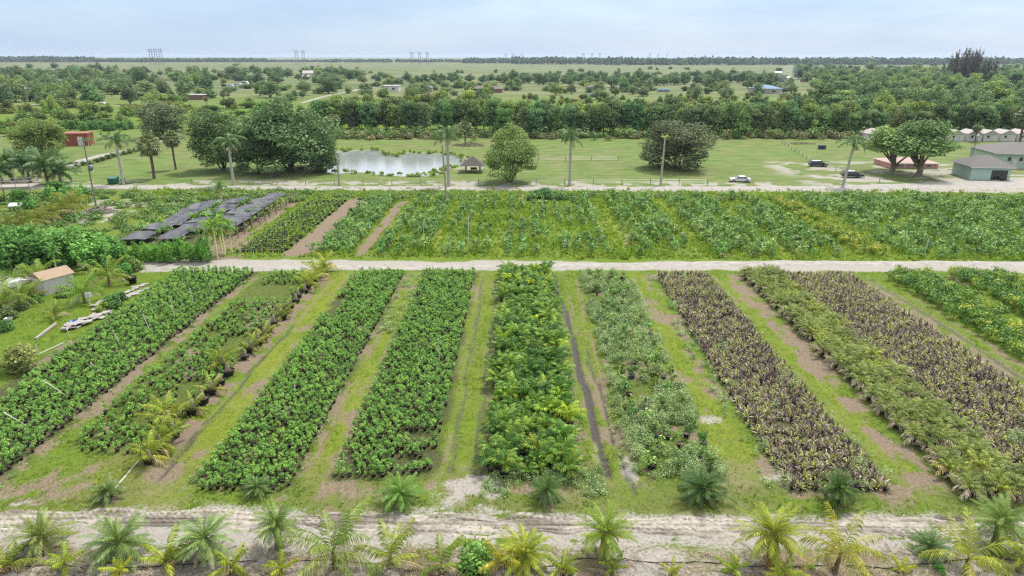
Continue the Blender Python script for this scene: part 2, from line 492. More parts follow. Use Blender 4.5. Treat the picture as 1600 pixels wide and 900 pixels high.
coco_proto = []
for v in range(4):
    g = G_(720 + v)
    th = [.9, .5, .3, 1.1][v]; nf = [11, 9, 7, 12][v]; L = [2.5, 2.0, 1.4, 2.9][v]
    fol = crown(g, nf, L, R(84), R(25), R(62), 26, .52 * L / 2.3, .062, (0, 0, th), tone=.5, low_tone=.7, ang=50, fall=.75, vee=.1, rach=.028)
    dd = crown(g, [3, 2, 2, 4][v], L * .85, R(15), R(-15), R(55), 20, .45 * L / 2.3, .045, (0, 0, th - .05), tone=.6, ang=50, fall=.8, rach=.025)
    tr = tube([(0, 0, -.1), (.03, .02, th * .5), (0, 0, th + .15)], [.17, .12, .07], 8)
    fib = [leaf_cloud(g, [(0, 0, .18, .16, .16, .22)], 30, .14, up=-.1, aspect=.25, tonevar=.8)]
    coco_proto.append([("green_fronds", mesh_data("green_fronds", fol, [M['coco']])), ("dead_fronds", mesh_data("dead_fronds", dd + fib, [M['dead']])),
                       ("trunk", mesh_data("trunk", tr, [M['palmbark']]))])

royal_proto = []
for v in range(3):
    g = G_(740 + v)
    th = [9.0, 8.2, 4.2][v]; L = [3.3, 3.0, 2.1][v]; w = [1, .95, .6][v]
    fol = crown(g, 15, L, R(80), R(-25), R(75), 26, .75 * L / 3.2, .09, (0, 0, th + 1.1 * w), tone=.5, ang=55, fall=.55, vee=.2, rach=.05)
    zz = np.linspace(-.2, th, 6)
    tr = tube([(0, 0, z) for z in zz], np.array([.32, .25, .24, .23, .21, .17]) * w, 9)
    sh = tube([(0, 0, th - .05), (0, 0, th + .5 * w), (0, 0, th + 1.2 * w)], np.array([.18, .19, .09]) * w, 8)
    dd = crown(g, 2, L * .8, R(-20), R(-45), R(40), 16, .5, .08, (0, 0, th + .4 * w), tone=.4, fall=.9)
    royal_proto.append([("crown", mesh_data("crown", fol, [M['royal']])), ("crownshaft", mesh_data("crownshaft", sh, [M['shaft']], True)),
                        ("trunk", mesh_data("trunk", tr, [M['royalbark']], True)), ("dead_fronds", mesh_data("dead_fronds", dd, [M['dead']]))])

def fan(g, az, el, Lp, r, base, tone, mi=0):
    d = np.array([math.cos(el) * math.cos(az), math.cos(el) * math.sin(az), math.sin(el)])
    c = np.asarray(base) + d * Lp
    sd = np.array([-math.sin(az), math.cos(az), 0]); up = np.cross(d, sd)
    n = 11
    a = np.linspace(-1.9, 1.9, n)
    dr = np.cos(a)[:, None] * d + np.sin(a)[:, None] * sd
    pr = -np.sin(a)[:, None] * d + np.cos(a)[:, None] * sd
    mid = c + dr * r * .55 + up * .06 * r; tip = c + dr * r * (.85 + .25 * g.random(n))[:, None] - np.array([0, 0, .35 * r])
    w = r * .11
    V = np.concatenate([np.stack([np.broadcast_to(c, mid.shape) - pr * w * .2, np.broadcast_to(c, mid.shape) + pr * w * .2, mid + pr * w, mid - pr * w], 1).reshape(-1, 3),
                        np.stack([mid - pr * w, mid + pr * w, tip + pr * w * .2, tip - pr * w * .2], 1).reshape(-1, 3)])
    return [(V, np.arange(len(V)).reshape(-1, 4), mi, np.clip(tone + .12 * g.normal(size=2 * n), .02, .98))] + [(q[0], q[1], mi, tone) for q in tube([base, c], [.03, .015], 3, False)]

feather_proto = []
for v in range(2):
    g = G_(755 + v)
    th = [3.2, 2.2][v]
    fol = crown(g, 20, 3.3, R(84), R(-15), R(75), 24, .8, .13, (0, 0, th), tone=.45, ang=52, fall=.6, rach=.05)
    dd = crown(g, 4, 2.6, R(-15), R(-45), R(40), 18, .6, .10, (0, 0, th - .1), tone=.5, fall=.8)
    feather_proto.append([("crown", mesh_data("crown", fol, [M['royal']])), ("dead_fronds", mesh_data("dead_fronds", dd, [M['dead']])),
                          ("trunk", mesh_data("trunk", tube([(0, 0, -.2), (.1, .05, th * .5), (0, 0, th + .2)], [.26, .18, .14], 8), [M['palmbark']]))])
cabbage_proto = []
for v in range(2):
    g = G_(760 + v)
    th = [5.2, 6.5][v]
    fol, dd = [], []
    for k in range(44):
        q = k / 43
        fol += fan(g, k * 2.4, R(85 - 150 * q) + .1 * g.normal(), 1.1 + .2 * g.random(), .85, (0, 0, th + .2), .62 - .25 * q)
    for k in range(12):
        dd += fan(g, k * 2.4, R(-50 - 25 * g.random()), .7, .7, (0, 0, th - .1), .35)
    tr = tube([(0, 0, -.2), (.05, .03, th * .4), (0, .04, th * .75), (0, 0, th + .3)], [.23, .18, .19, .26], 9)
    cabbage_proto.append([("crown", mesh_data("crown", fol, [M['cabbage']])), ("dead_fronds", mesh_data("dead_fronds", dd, [M['dead']])), ("trunk", mesh_data("trunk", tr, [M['palmbark']]))])

# broadleaf trees. nominal: 1 wide x 1 tall unit box, scaled on placing
def tree_unit(seed, n, leaf, kind='dome', lm='tree', nl=14, trunk=True, trunk_r=.03, base=.12):
    g = G_(seed)
    lob = []
    for k in range(nl):
        a = g.random() * 6.28; q = .33 * g.random() ** .55
        if kind == 'dome':
            z = base + .13 + (.62) * g.random() ** .85 * (1 - (q / .36) ** 2 * .55); r = (.12 + .11 * g.random()) * (20 / nl) ** .42
            zr = r * .95
        elif kind == 'tall':
            z = base + .15 + .62 * g.random(); q *= (1.15 - .75 * (z - base)); r = (.12 + .08 * g.random()) * (20 / nl) ** .4; zr = r * .9
        elif kind == 'wide':
            z = base + .24 + .42 * g.random() * (1 - (q / .36) ** 2 * .8); r = .11 + .08 * g.random(); zr = r * .8; q *= 1.05
        else:   # slender
            z = base + .12 + .68 * k / nl; q *= .55 * (1.2 - .8 * k / nl); r = .16 + .08 * g.random(); zr = .13
        lob.append((q * math.cos(a), q * math.sin(a), z, r, r, zr))
    lob = np.array(lob)
    # fit to the unit box
    w = max((np.hypot(lob[:, 0], lob[:, 1]) + lob[:, 3]).max(), .01) * 2
    lob[:, [0, 1, 3, 4]] /= w
    top = (lob[:, 2] + lob[:, 5]).max(); lob[:, [2, 5]] /= top
    fol = [leaf_cloud(g, lob, n, leaf, up=.45, rnd=.75, aspect=.62, tonevar=.75, hollow=.4)]
    if not trunk: return [("crown", mesh_data("crown", fol, [M[lm]]))]
    tr = tube([(0, 0, -.02), (.01, .005, base * .7), (.0, .01, base + .2), (0, 0, base + .4)], [trunk_r * 1.3, trunk_r, trunk_r * .8, trunk_r * .35], 7)
    for k in range(min(6, nl)):
        p = lob[k, :3]
        tr += tube([(0, 0, base * (.6 + .5 * g.random())), p * .55 + np.array([0, 0, .07]), p], [trunk_r * .55, trunk_r * .35, trunk_r * .12], 5, False)
    return [("crown", mesh_data("crown", fol, [M[lm]])), ("trunk", mesh_data("trunk", tr, [M['bark']], True))]

T = {}
T['dome'] = [tree_unit(800 + i, 3000, .030, 'dome', nl=34, base=.0) for i in range(5)]
T['belt'] = [tree_unit(810 + i, 2800, .034, 'tall', nl=32, base=.07, trunk_r=.016) for i in range(6)]
T['grey'] = [tree_unit(820 + i, 2600, .034, 'dome', lm='treegrey', nl=20, base=.04) for i in range(2)]
T['slender'] = [tree_unit(830 + i, 900, .05, 'slender', nl=9, base=.08, trunk_r=.03) for i in range(2)]
T['hero'] = [tree_unit(840 + i, 14000, .015, 'dome', nl=64, base=-.03, trunk_r=.022) for i in range(3)]
T['herowide'] = [tree_unit(845 + i, 8000, .019, 'wide', nl=36, base=.16, trunk_r=.035) for i in range(2)]
T['herobush'] = [tree_unit(848, 12000, .016, 'dome', lm='treegrey', nl=64, base=-.06, trunk_r=.02)]
T['bush'] = [tree_unit(850 + i, 1800, .042, 'dome', nl=13, base=-.08, trunk=False) for i in range(4)]
# ------------------------------------------------------------------ ground sheet with material masks
YM, YT = 92.6, 151.5            # the two sandy roads run across at these distances
BEDS = {'A': (-46.5, -36.0, 30, 89), 'B': (-34.6, -27.3, 44, 88.5), 'C': (-22.5, -15.7, 39.5, 88.5), 'D': (-13.2, -6.0, 41, 89),
        'E': (-2.4, 4.2, 41.5, 89), 'F': (8, 14.2, 42, 88), 'G': (18.2, 25.3, 40, 88.5), 'H': (29.6, 34.6, 39.5, 89.5), 'J': (34.8, 44.4, 44, 88.5)}
POND = [G(*p)[:2] for p in [(478, 262), (500, 243), (530, 236), (578, 233.5), (596, 235), (602, 241.5), (620, 243.5), (634, 238.5), (690, 240), (722, 245), (734, 251), (708, 259), (690, 267), (668, 274), (600, 273.5), (552, 269), (505, 267)]]

def sdist(px, py, poly):
    poly = np.asarray(poly); d = np.full(px.shape, 1e9); ins = np.zeros(px.shape, bool)
    for i in range(len(poly)):
        a, b = poly[i], poly[(i + 1) % len(poly)]
        e = b - a; t = np.clip(((px - a[0]) * e[0] + (py - a[1]) * e[1]) / (e @ e), 0, 1)
        d = np.minimum(d, np.hypot(px - a[0] - t * e[0], py - a[1] - t * e[1]))
        c = ((a[1] > py) != (b[1] > py)) & (px < (b[0] - a[0]) * (py - a[1]) / (b[1] - a[1] + 1e-12) + a[0])
        ins ^= c
    return np.where(ins, -d, d)

yl = np.concatenate([np.arange(22, 165, .3), np.arange(165, 300, .8), np.geomspace(300, 16000, 130)])
xc = np.arange(-115, 115.1, .35); xo = np.geomspace(116, 16000, 95)
xl = np.concatenate([-xo[::-1], xc, xo])
X, Y = np.meshgrid(xl, yl)
def band(c, a, b, s=.35):
    return sstep(a - s, a + s, c) * (1 - sstep(b - s, b + s, c))
nz = fbm(X, Y, 2.2) - .5; nz2 = fbm(X + 400, Y, 7.0) - .5; fine = fbm(X, Y + 90, .9) - .5
big = fbm(X, Y, 30.0) - .5
xn = X + nz * 1.5 + fine * .5; yn = Y + nz * 1.3 + nz2 * 2.0
near = 1 - sstep(88, 92, Y)
up = sstep(95, 98, Y) * (1 - sstep(139, 142, Y))
wild = lambda lo, hi, m=nz: sstep(lo, hi, m)
sand = band(yn, 33.8, 37.6, .8) * .95
def blob(px, py, r, a=1.0, sq=1.0):
    p = G(px, py)
    return a * (1 - sstep(.4, 1.2, np.hypot((X - p[0]) / r, (Y - p[1]) / (r * sq)) + nz * 1.8 + fine * .8))
sand = np.maximum.reduce([sand, blob(735, 770, 2.3, .9, 1.3), blob(1165, 640, .9, .6), blob(1110, 655, 1.0, .7), blob(1230, 745, 1.6, .6), blob(930, 710, .8, .5, 2.5), blob(985, 735, .45, .9, 4)])
sand = np.maximum(sand, band(yn, YM - 2.1, YM + 2.1, .7) * sstep(-64, -61, X) * .9)
sand = np.maximum(sand, band(Y + nz * 2, YT - 2.2, YT + 3.0, 1.0) * .75)
sand = np.maximum(sand, band(Y + nz * 7, 154, 162, 2) * wild(-.02, .12, nz2 * .6 + nz) * .75)
sand = np.maximum(sand, sstep(58, 72, X) * band(Y, 156, 196, 5) * wild(-.05, .10, fbm(X, Y * 1.6, 6.0) - .5) * .75)
sand = np.maximum(sand, np.maximum(blob(730, 262, 4.5, .6, 1.5), blob(1560, 285, 17, .9, .7)))
sand = np.maximum(sand, np.maximum(blob(150, 335, 5.0, .9, 1.6), blob(195, 318, 8, .6, .7)))
dirt = np.zeros_like(X)
def dstrip(a, b, y0, y1, amt, thr=-.1):
    return band(xn, a, b, .3) * band(Y, y0, y1, 1.5) * amt * wild(thr, thr + .15, nz + fine * .5)
for args in [(-27.2, -25.3, 41, 88, .9, -.2), (-36.2, -34.9, 32, 88, .8, -.1), (16.6, 18.1, 46, 87, .9, -.05), (27.2, 29.6, 40, 89, .9, -.12), (44.5, 46.4, 44, 89, .8, -.1),
             (-15.9, -14.6, 40, 88, .7, -.06), (-14.2, -12.7, 42, 58, .5, 0), (-7, -6, 42, 88, .4, 0), (4.3, 5.2, 42, 88, .6, -.1),
             (-35.4, -31.2, 96.5, 139, 1.0, -.4), (-24.8, -22.9, 97, 138, 1.0, -.3), (-48.2, -44.4, 97, 140, 1.0, -.25), (-52, -44, 95.5, 100, .9, -.1), (-20.6, -19.9, 97, 138, .6, -.1), (16.5, 18.5, 97, 125, .6, .0), (30, 33, 97, 118, .7, -.02)]:
    dirt = np.maximum(dirt, dstrip(*args))
dirt = np.maximum(dirt, band(X, 8, 14.5) * band(Y, 42, 88) * wild(.10, .2, fbm(X, Y, 1.8) - .5) * .8)
dirt = np.maximum(dirt, (1 - sstep(33.0, 35.0, yn)) * np.clip(.75 + .9 * nz, 0, 1))
dirt = np.maximum(dirt, np.maximum.reduce([blob(1290, 770, 2.4, .8, .4), blob(270, 740, 1.5, .8, 1.2), blob(150, 620, 1, .5), blob(340, 405, 3.5, .8), blob(390, 380, 2.5, .8, 3)]))
dirt = np.maximum(dirt, band(Y, 35.5, 41, 1) * wild(.10, .3, fbm(X + 77, Y, 1.6) - .5) * .8)
dirt = np.maximum(dirt, band(Y + nz * 4, 139.5, 147, 1.5) * wild(.02, .15, fbm(X, Y * 2, 5.0) - .5) * .6)
for x0_ in (-24.7, -23.1, -15.0, -13.4, 14.9, 16.5, 26.1, 27.5, 46.8, 48.3, -5.6, -2.6, 6.0, 7.4):
    xx = x0_ + (fbm(Y * 0 + x0_, Y, 9.0) - .5) * .9
    dirt = np.maximum(dirt, band(X + fine * .4, xx - .22, xx + .22, .18) * band(Y, 41, 88.5, 1) * wild(-.16, .12, fbm(X + 13, Y * .5, 2.5) - .5) * .75)
dirt = np.maximum(dirt, near * band(Y, 38, 90, 1) * wild(.13, .24, fbm(X + 51, Y * .6, 2.2) - .5) * .75 * (np.abs(X) < 60) * (X > -47))
mud = np.zeros_like(X)
def rut(x0, x1, y0, y1, w, amt):
    xx = x0 + (x1 - x0) * np.clip((Y - y0) / (y1 - y0), 0, 1) + (fbm(Y * 0, Y, 6.0) - .5) * .8
    return band(X + fine * .35, xx - w, xx + w, .15) * band(Y, y0, y1, 1) * amt
for a in [(-4.9, -4.9, 41, 88, .28, .55), (-3.2, -3.1, 42, 86, .28, .6), (6.3, 4.6, 41, 86, .33, 1.0), (7.7, 6.6, 39, 64, .22, .7), (-25.2, -25.0, 40, 70, .25, .7),
          (46.2, 46.6, 44, 88, .35, .6), (48.0, 48.0, 44, 80, .25, .3), (26.4, 26.4, 42, 88, .25, .15)]:
    mud = np.maximum(mud, rut(*a))
mud = np.maximum(mud, np.maximum.reduce([blob(772, 528, .5, .9, 4), blob(940, 715, .45, 1, 2), blob(745, 735, 1.1, .7, .6), blob(1500, 812, 1.5, .7, .35)]))
yel = np.zeros_like(X)
for a, b, y0, y1, amt in [(-25.3, -22, 40, 89, 1.), (-15.2, -12.8, 40, 89, .8), (14.2, 17.2, 42, 89, .95), (-6, -2.2, 40, 89, .5), (25.2, 28, 39, 89, .55), (5, 8, 40, 89, .3), (45, 49, 44, 89, .25),
                          (-14.3, -11.4, 96, 139, .8), (-4.7, -2.2, 96, 139, .8), (14.2, 17, 96, 139, .8), (26, 28.8, 96, 139, .8), (38.2, 40.6, 96, 139, .6), (54.8, 57, 96, 139, .6), (65, 66.5, 96, 139, .5), (77, 78.6, 96, 139, .5), (-23, -20.8, 96, 139, .35)]:
    yel = np.maximum(yel, band(xn, a, b, .5) * band(Y, y0, y1, 2) * amt * (.65 + 1.2 * nz2))
dfl = band(X, -48, -22, 2) * band(Y, 36, 47, 3)
yel = np.maximum(yel, band(Y, 36, 52, 2) * band(X, -36, -22, 2) * .6 * wild(-.1, .15, nz2))
mul = np.zeros_like(X)
for k, (a, b, y0, y1) in BEDS.items():
    mul = np.maximum(mul, band(xn, a, b, .5) * band(yn, y0, y1, .8) * {'B': .45, 'F': .25}.get(k, .8))
mul = np.maximum(mul, band(xn, -43.2, -35.6) * band(Y, 98, 138) * .7)
mul = np.maximum(mul, band(X, -64, -48) * band(Y, 102, 134) * .8)
past = sstep(141, 152, Y) * (1 - sstep(250, 290, Y))
far = sstep(250, 700, Y)
dry = np.clip(.5 + 1.6 * nz2 + .8 * big, 0, 1) * (.35 * near + .25 * up + .75 * past)
dry = np.maximum(dry, np.clip(band(Y, 36, 44, 1.5) * wild(-.1, .2, nz + nz2) * .75, 0, 1))
dry = np.maximum(dry, band(X, -50, -24, 3) * band(Y, 34, 47, 3) * np.clip(.7 + 2 * nz2, 0, 1))
yard = band(X, -75, -46.5, 2) * band(Y, 55, 90, 4)
dry *= 1 - .8 * yard; yel *= 1 - yard
lo = (X > -130) & (X < 20) & (Y > 150) & (Y < 250)
pd = np.full(X.shape, 9.0)
pd[lo] = sdist(X[lo], Y[lo], POND) + (fbm(X[lo], Y[lo] * .6, 7.0) - .5) * 8.0
road_flat = np.maximum(band(Y, YM - 4, YM + 4, 1), band(Y, YT - 6, YT + 8, 1))
Z = ((fbm(X, Y, 1.1) - .5) * .16 + nz2 * .2) * (1 - road_flat) * (1 - sstep(150, 220, Y))
Z = Z - .10 * mud - .05 * road_flat
Z += (1 - sstep(31.5, 34.6, Y)) * ((fbm(X, Y, 1.6) - .38) * .9)
front = band(Y, 34.2, 38.0, .6)
Z = Z * (1 - front) - .06 * front
Z -= .8 * (1 - sstep(-1.2, .8, pd))
sand = np.maximum(sand, (1 - sstep(34.0, 36, Y)) * np.clip(.45 + 1.6 * (fbm(X + 33, Y, 2.4) - .5), 0, 1) * 1.1)
sand *= 1 - .9 * band(Y, 33, 39, .5) * sstep(.62, .70, fbm(X + 9, Y * 1.6, 2.6))
sand = np.maximum(sand, (1 - sstep(.3, 1.6, np.abs(pd - .6))) * .45)
r_, c_ = X.shape
V = np.stack([X, Y, Z], -1).reshape(-1, 3)
idx = np.arange(r_ * c_).reshape(r_, c_)
Fq = np.stack([idx[:-1, :-1], idx[:-1, 1:], idx[1:, 1:], idx[1:, :-1]], -1).reshape(-1, 4)

gm, nt, out = newmat("ground_mix")
def attr(nm):
    a = N(nt, "ShaderNodeAttribute", attribute_name=nm, attribute_type='GEOMETRY'); s = N(nt, "ShaderNodeSeparateColor"); nt.links.new(a.outputs["Color"], s.inputs[0]); return s.outputs
A_, B_, C_ = attr("mask_a"), attr("mask_b"), attr("mask_c")
geo = N(nt, "ShaderNodeNewGeometry")
def noise(scale, detail=4, vec=None, rough=.6):
    n = N(nt, "ShaderNodeTexNoise", i_Scale=scale, i_Detail=detail, i_Roughness=rough)
    nt.links.new(vec or geo.outputs["Position"], n.inputs["Vector"]); return n.outputs["Fac"]
def vec_scaled(s):
    m = N(nt, "ShaderNodeMapping"); m.inputs["Scale"].default_value = s; nt.links.new(geo.outputs["Position"], m.inputs["Vector"]); return m.outputs[0]
def rmp(fac, cols, pos=None):
    r = ramp(nt, cols, pos); nt.links.new(fac, r.inputs["Fac"]); return r.outputs[0]
def soft(f):
    """break a mask's edge up with the fine ground texture"""
    a = N(nt, "ShaderNodeMath", operation='MULTIPLY_ADD'); nt.links.new(n_f, a.inputs[0]); a.inputs[1].default_value = 1.9; a.inputs[2].default_value = -.95
    c = N(nt, "ShaderNodeMath", operation='ADD'); nt.links.new(a.outputs[0], c.inputs[0]); nt.links.new(f, c.inputs[1])
    m = N(nt, "ShaderNodeMapRange", interpolation_type='SMOOTHSTEP'); nt.links.new(c.outputs[0], m.inputs[0]); m.inputs[1].default_value = .18; m.inputs[2].default_value = .85
    return m.outputs[0]
def half(f, nn):
    a = N(nt, "ShaderNodeMapRange", clamp=True); nt.links.new(nn, a.inputs[0]); a.inputs[1].default_value = .32; a.inputs[2].default_value = .62; a.inputs[3].default_value = .35; a.inputs[4].default_value = 1.1
    m = N(nt, "ShaderNodeMath", operation='MULTIPLY'); nt.links.new(a.outputs[0], m.inputs[0]); nt.links.new(f, m.inputs[1]); return m.outputs[0]
def mix(f, a, b):
    m = N(nt, "ShaderNodeMix", data_type='RGBA'); nt.links.new(f, m.inputs["Factor"]); nt.links.new(a, m.inputs["A"]); nt.links.new(b, m.inputs["B"]); return m.outputs["Result"]
n_f, n_m, n_l = noise(4.5, 8, rough=.75), noise(.9, 5), noise(.09, 4)
n_p = noise(.35, 9, vec_scaled((.45, 1.0, 1)), .72)
grass = rmp(n_f, [(0.048, 0.079, 0.0087), (0.096, 0.142, 0.0131), (0.175, 0.200, 0.0277)], [.3, .5, .72])
lush = rmp(n_m, [(0.054, 0.112, 0.0098), (0.109, 0.173, 0.0144)], [.35, .65])
c0 = mix(rmp(n_m, [(0, 0, 0), (1, 1, 1)], [.4, .6]), grass, lush)
yelc = rmp(n_f, [(.095, .135, .012), (.17, .20, .018), (.25, .25, .03)], [.3, .5, .72])
dryc = rmp(n_p, [(.075, .095, .025), (.13, .13, .05), (.20, .17, .10)], [.35, .5, .68])
pastc = rmp(n_p, [(.050, .095, .018), (.083, .14, .027), (.115, .165, .040), (.18, .175, .085)], [.3, .45, .56, .72])
sandc = rmp(n_f, [(.16, .145, .125), (.28, .258, .228), (.36, .338, .305)], [.28, .5, .7])
dirtc = rmp(n_f, [(.085, .060, .042), (.172, .130, .092), (.25, .205, .155)], [.28, .5, .72])
mudc = rmp(n_f, [(0.032, 0.027, 0.023), (0.070, 0.059, 0.050)], [.35, .65])
mulc = rmp(n_f, [(0.019, 0.019, 0.012), (0.054, 0.048, 0.032), (0.102, 0.083, 0.058)], [.3, .5, .75])
farn = noise(1.0, 6, vec_scaled((.0022, .012, 1)), .65)
farc = rmp(farn, [(.05, .085, .025), (.10, .135, .05), (.155, .15, .085), (.10, .125, .05), (.13, .14, .07)], [.3, .42, .52, .62, .74])
farg = mix(rmp(noise(.02, 6), [(0, 0, 0), (1, 1, 1)], [.45, .6]), farc, rmp(noise(.25, 5), [(0.051, 0.083, 0.022), (0.096, 0.122, 0.038)], [.4, .6]))
col = mix(B_[2], c0, pastc)
col = mix(C_[0], col, farg)
col = mix(half(A_[2], n_m), col, yelc)
col = mix(half(C_[1], n_p), col, dryc)
col = mix(B_[1], col, mulc)
col = mix(soft(A_[1]), col, dirtc)
col = mix(soft(A_[0]), col, sandc)
col = mix(soft(B_[0]), col, mudc)
b = N(nt, "ShaderNodeBsdfPrincipled", i_Roughness=.95); b.inputs["Specular IOR Level"].default_value = .15
nt.links.new(col, b.inputs["Base Color"])
rr = N(nt, "ShaderNodeMapRange"); nt.links.new(B_[0], rr.inputs[0]); rr.inputs[3].default_value = .95; rr.inputs[4].default_value = .35
nt.links.new(rr.outputs[0], b.inputs["Roughness"])
bp = N(nt, "ShaderNodeBump", i_Strength=.8, i_Distance=.15); nt.links.new(n_f, bp.inputs["Height"]); nt.links.new(bp.outputs[0], b.inputs["Normal"])
nt.links.new(b.outputs[0], out.inputs["Surface"])
ground = obj("ground", [(V, Fq)], [gm], smooth=True)
for nm, (a, b3, c3) in {"mask_a": (sand, dirt, yel), "mask_b": (mud, mul, past), "mask_c": (far, dry, far * 0)}.items():
    at = ground.data.attributes.new(nm, 'FLOAT_COLOR', 'POINT')
    at.data.foreach_set("color", np.clip(np.stack([a, b3, c3, a * 0 + 1], -1), 0, 1).astype(np.float32).ravel())
tag(ground, "flat green and sandy nursery ground with grass lanes between beds", kind="structure")

# ------------------------------------------------------------------ roads (thin sheets with ragged edges)
def ribbon(name, pts, width, m, label, z=.02, rag=.5, step=.5):
    pts = np.asarray(pts)[:, :2]
    sg = np.r_[0, np.cumsum(np.hypot(*np.diff(pts, axis=0).T))]
    u = np.arange(0, sg[-1], step)
    wd = np.interp(u, sg, np.broadcast_to(np.asarray(width, float), (len(pts),)))
    x = np.interp(u, sg, pts[:, 0]); y = np.interp(u, sg, pts[:, 1])
    tx, ty = np.gradient(x), np.gradient(y); l = np.hypot(tx, ty); nx, ny = -ty / l, tx / l
    rows = []
    ncs = 9 if step > .3 else 29
    cs = np.linspace(-1, 1, ncs)
    e0 = (fbm(u, u * 0 + sum(map(ord, name)) % 50, 3.0, 5) - .5) * 2 * rag; e1 = (fbm(u, u * 0 + 70 + sum(map(ord, name)) % 50, 3.0, 5) - .5) * 2 * rag
    for c in cs:
        h = wd / 2 * c + np.where(c < 0, e0 * -c, e1 * c)
        zz = z + .03 - .16 * abs(c) ** 3 + .015 * (fbm(x + nx * h, y + ny * h, 1.2) - .5)
        if ncs > 9:      # paired wheel ruts with ridges between
            for c0 in (-.52, -.08, .42):
                dc = c - c0 - .16 * (fbm(u, u * 0 + 7 * c0, 14.0) - .5)
                zz = zz - .09 * np.exp(-(dc / .07) ** 2) + .05 * np.exp(-((np.abs(dc) - .13) / .05) ** 2)
            zz = zz + .05 * (fbm(x + nx * h, y + ny * h, .6) - .5)
        rows.append(np.stack([x + nx * h, y + ny * h, zz], 1))
    Vr = np.stack(rows, 1).reshape(-1, 3)
    Fr = ring_quads(len(u), ncs, False)
    o = obj(name, [(Vr, Fr)], [m], smooth=True)
    return tag(o, label, kind="structure")
M['road'] = mat("sandy_road", (.46, .435, .40), (.30, .275, .245), .8, .95, bump=.3, detail=8)
tm_, nt, out = newmat("sand_track_tread")
geo = N(nt, "ShaderNodeNewGeometry")
n1 = noise(.45, 8, vec_scaled((.45, 1.5, 1)), .7); n2 = noise(3.2, 7, None, .75)
def wave(rz, sc_, dist):
    m = N(nt, "ShaderNodeMapping"); m.inputs["Rotation"].default_value = (0, 0, rz); nt.links.new(geo.outputs["Position"], m.inputs[0])
    wv = N(nt, "ShaderNodeTexWave", i_Scale=sc_, i_Distortion=dist, i_Detail=2); nt.links.new(m.outputs[0], wv.inputs["Vector"]); return wv.outputs["Fac"]
tread = wave(.9, 1.1, 2.0); tread2 = wave(-.8, 1.1, 2.5)
def mth(op, a, b):
    m = N(nt, "ShaderNodeMath", operation=op)
    for k, q in enumerate((a, b)):
        if isinstance(q, (int, float)): m.inputs[k].default_value = q
        else: nt.links.new(q, m.inputs[k])
    return m.outputs[0]
msk = rmp(noise(.35, 3, vec_scaled((.25, 1.2, 1))), [(0, 0, 0), (1, 1, 1)], [.48, .56])
hgt = mth('ADD', mth('MULTIPLY', mth('MULTIPLY', mth('ADD', tread, tread2), .35), msk), mth('MULTIPLY', n2, .8))
cs1 = rmp(n2, [(.13, .115, .095), (.31, .278, .235), (.41, .378, .33)], [.32, .46, .64])
cs2 = rmp(n2, [(.10, .085, .07), (.19, .165, .135)], [.35, .65])
colr = mix(rmp(n1, [(0, 0, 0), (1, 1, 1)], [.45, .58]), cs1, cs2)
b = N(nt, "ShaderNodeBsdfPrincipled", i_Roughness=.95); b.inputs["Specular IOR Level"].default_value = .15
nt.links.new(colr, b.inputs["Base Color"])
bp = N(nt, "ShaderNodeBump", i_Strength=.9, i_Distance=.10); nt.links.new(hgt, bp.inputs["Height"]); nt.links.new(bp.outputs[0], b.inputs["Normal"])
nt.links.new(b.outputs[0], out.inputs["Surface"]); M['track'] = tm_
ribbon("dirt_road", [G(x, y) for x, y in [(192, 421), (400, 419), (600, 417.5), (800, 417), (1000, 413.5), (1150, 411.5), (1300, 410.5), (1600, 411.5), (1750, 412)]], 3.0, M['road'], "pale sandy road running across between the two plots", rag=.7)
ribbon("gravel_road", [G(x, y) for x, y in [(108, 291.5), (300, 292.5), (600, 294), (900, 294), (1100, 293.5), (1300, 293), (1420, 290.5), (1520, 288), (1640, 284)]], [4.4, 4.4, 4.4, 4.4, 4.6, 5.5, 8, 13, 15], M['road'], "pale straight road running across beyond the nursery", rag=.8)
ribbon("driveway", [G(x, y) for x, y in [(100, 262), (130, 250), (165, 241), (215, 232)]], [5, 5, 4.5, 4], M['road'], "sandy drive curving past the red shed", rag=.4)
ribbon("far_road", [G(x, y) for x, y in [(470, 161), (505, 151), (560, 140), (628, 128.5)]], [4, 5, 5.5, 7], M['road'], "pale far road running off diagonally through the fields", rag=.3, step=3)
ribbon("far_lane", [G(x, y) for x, y in [(-80, 163), (40, 163), (140, 164.5), (215, 166)]], 4.5, M['road'], "pale lane under the far trees", rag=.5, step=2)
ribbon("sand_track", [(-60, 36.2), (-40, 35.9), (-20, 36.3), (-8, 36.1), (0, 36.0), (10, 36.2), (22, 36.1), (40, 36.4), (60, 36.4)], 2.2, M['track'], "white sandy tractor track along the front of the beds", z=.0, rag=1.2, step=.25)
wm, nt, out = newmat("pond_water")
b = N(nt, "ShaderNodeBsdfPrincipled", i_Roughness=.06, i_IOR=1.5); b.inputs["Base Color"].default_value = (.25, .265, .26, 1); b.inputs["Specular IOR Level"].default_value = 1.0
tcw = N(nt, "ShaderNodeNewGeometry"); mp = N(nt, "ShaderNodeMapping"); mp.inputs["Scale"].default_value = (.5, 1.6, 1); nt.links.new(tcw.outputs["Position"], mp.inputs[0])
nw = N(nt, "ShaderNodeTexNoise", i_Scale=1.2, i_Detail=4); nt.links.new(mp.outputs[0], nw.inputs["Vector"])
bw = N(nt, "ShaderNodeBump", i_Strength=.25, i_Distance=.05); nt.links.new(nw.outputs["Fac"], bw.inputs["Height"]); nt.links.new(bw.outputs[0], b.inputs["Normal"])
nt.links.new(b.outputs[0], out.inputs["Surface"])
pc = np.mean(POND, 0)
pp = np.array([pc + (np.asarray(q) - pc) * 1.12 for q in POND])
obj_w = obj("water", [(np.c_[pp, np.full(len(pp), -.22)], np.arange(len(pp))[None, ::-1])], [wm])
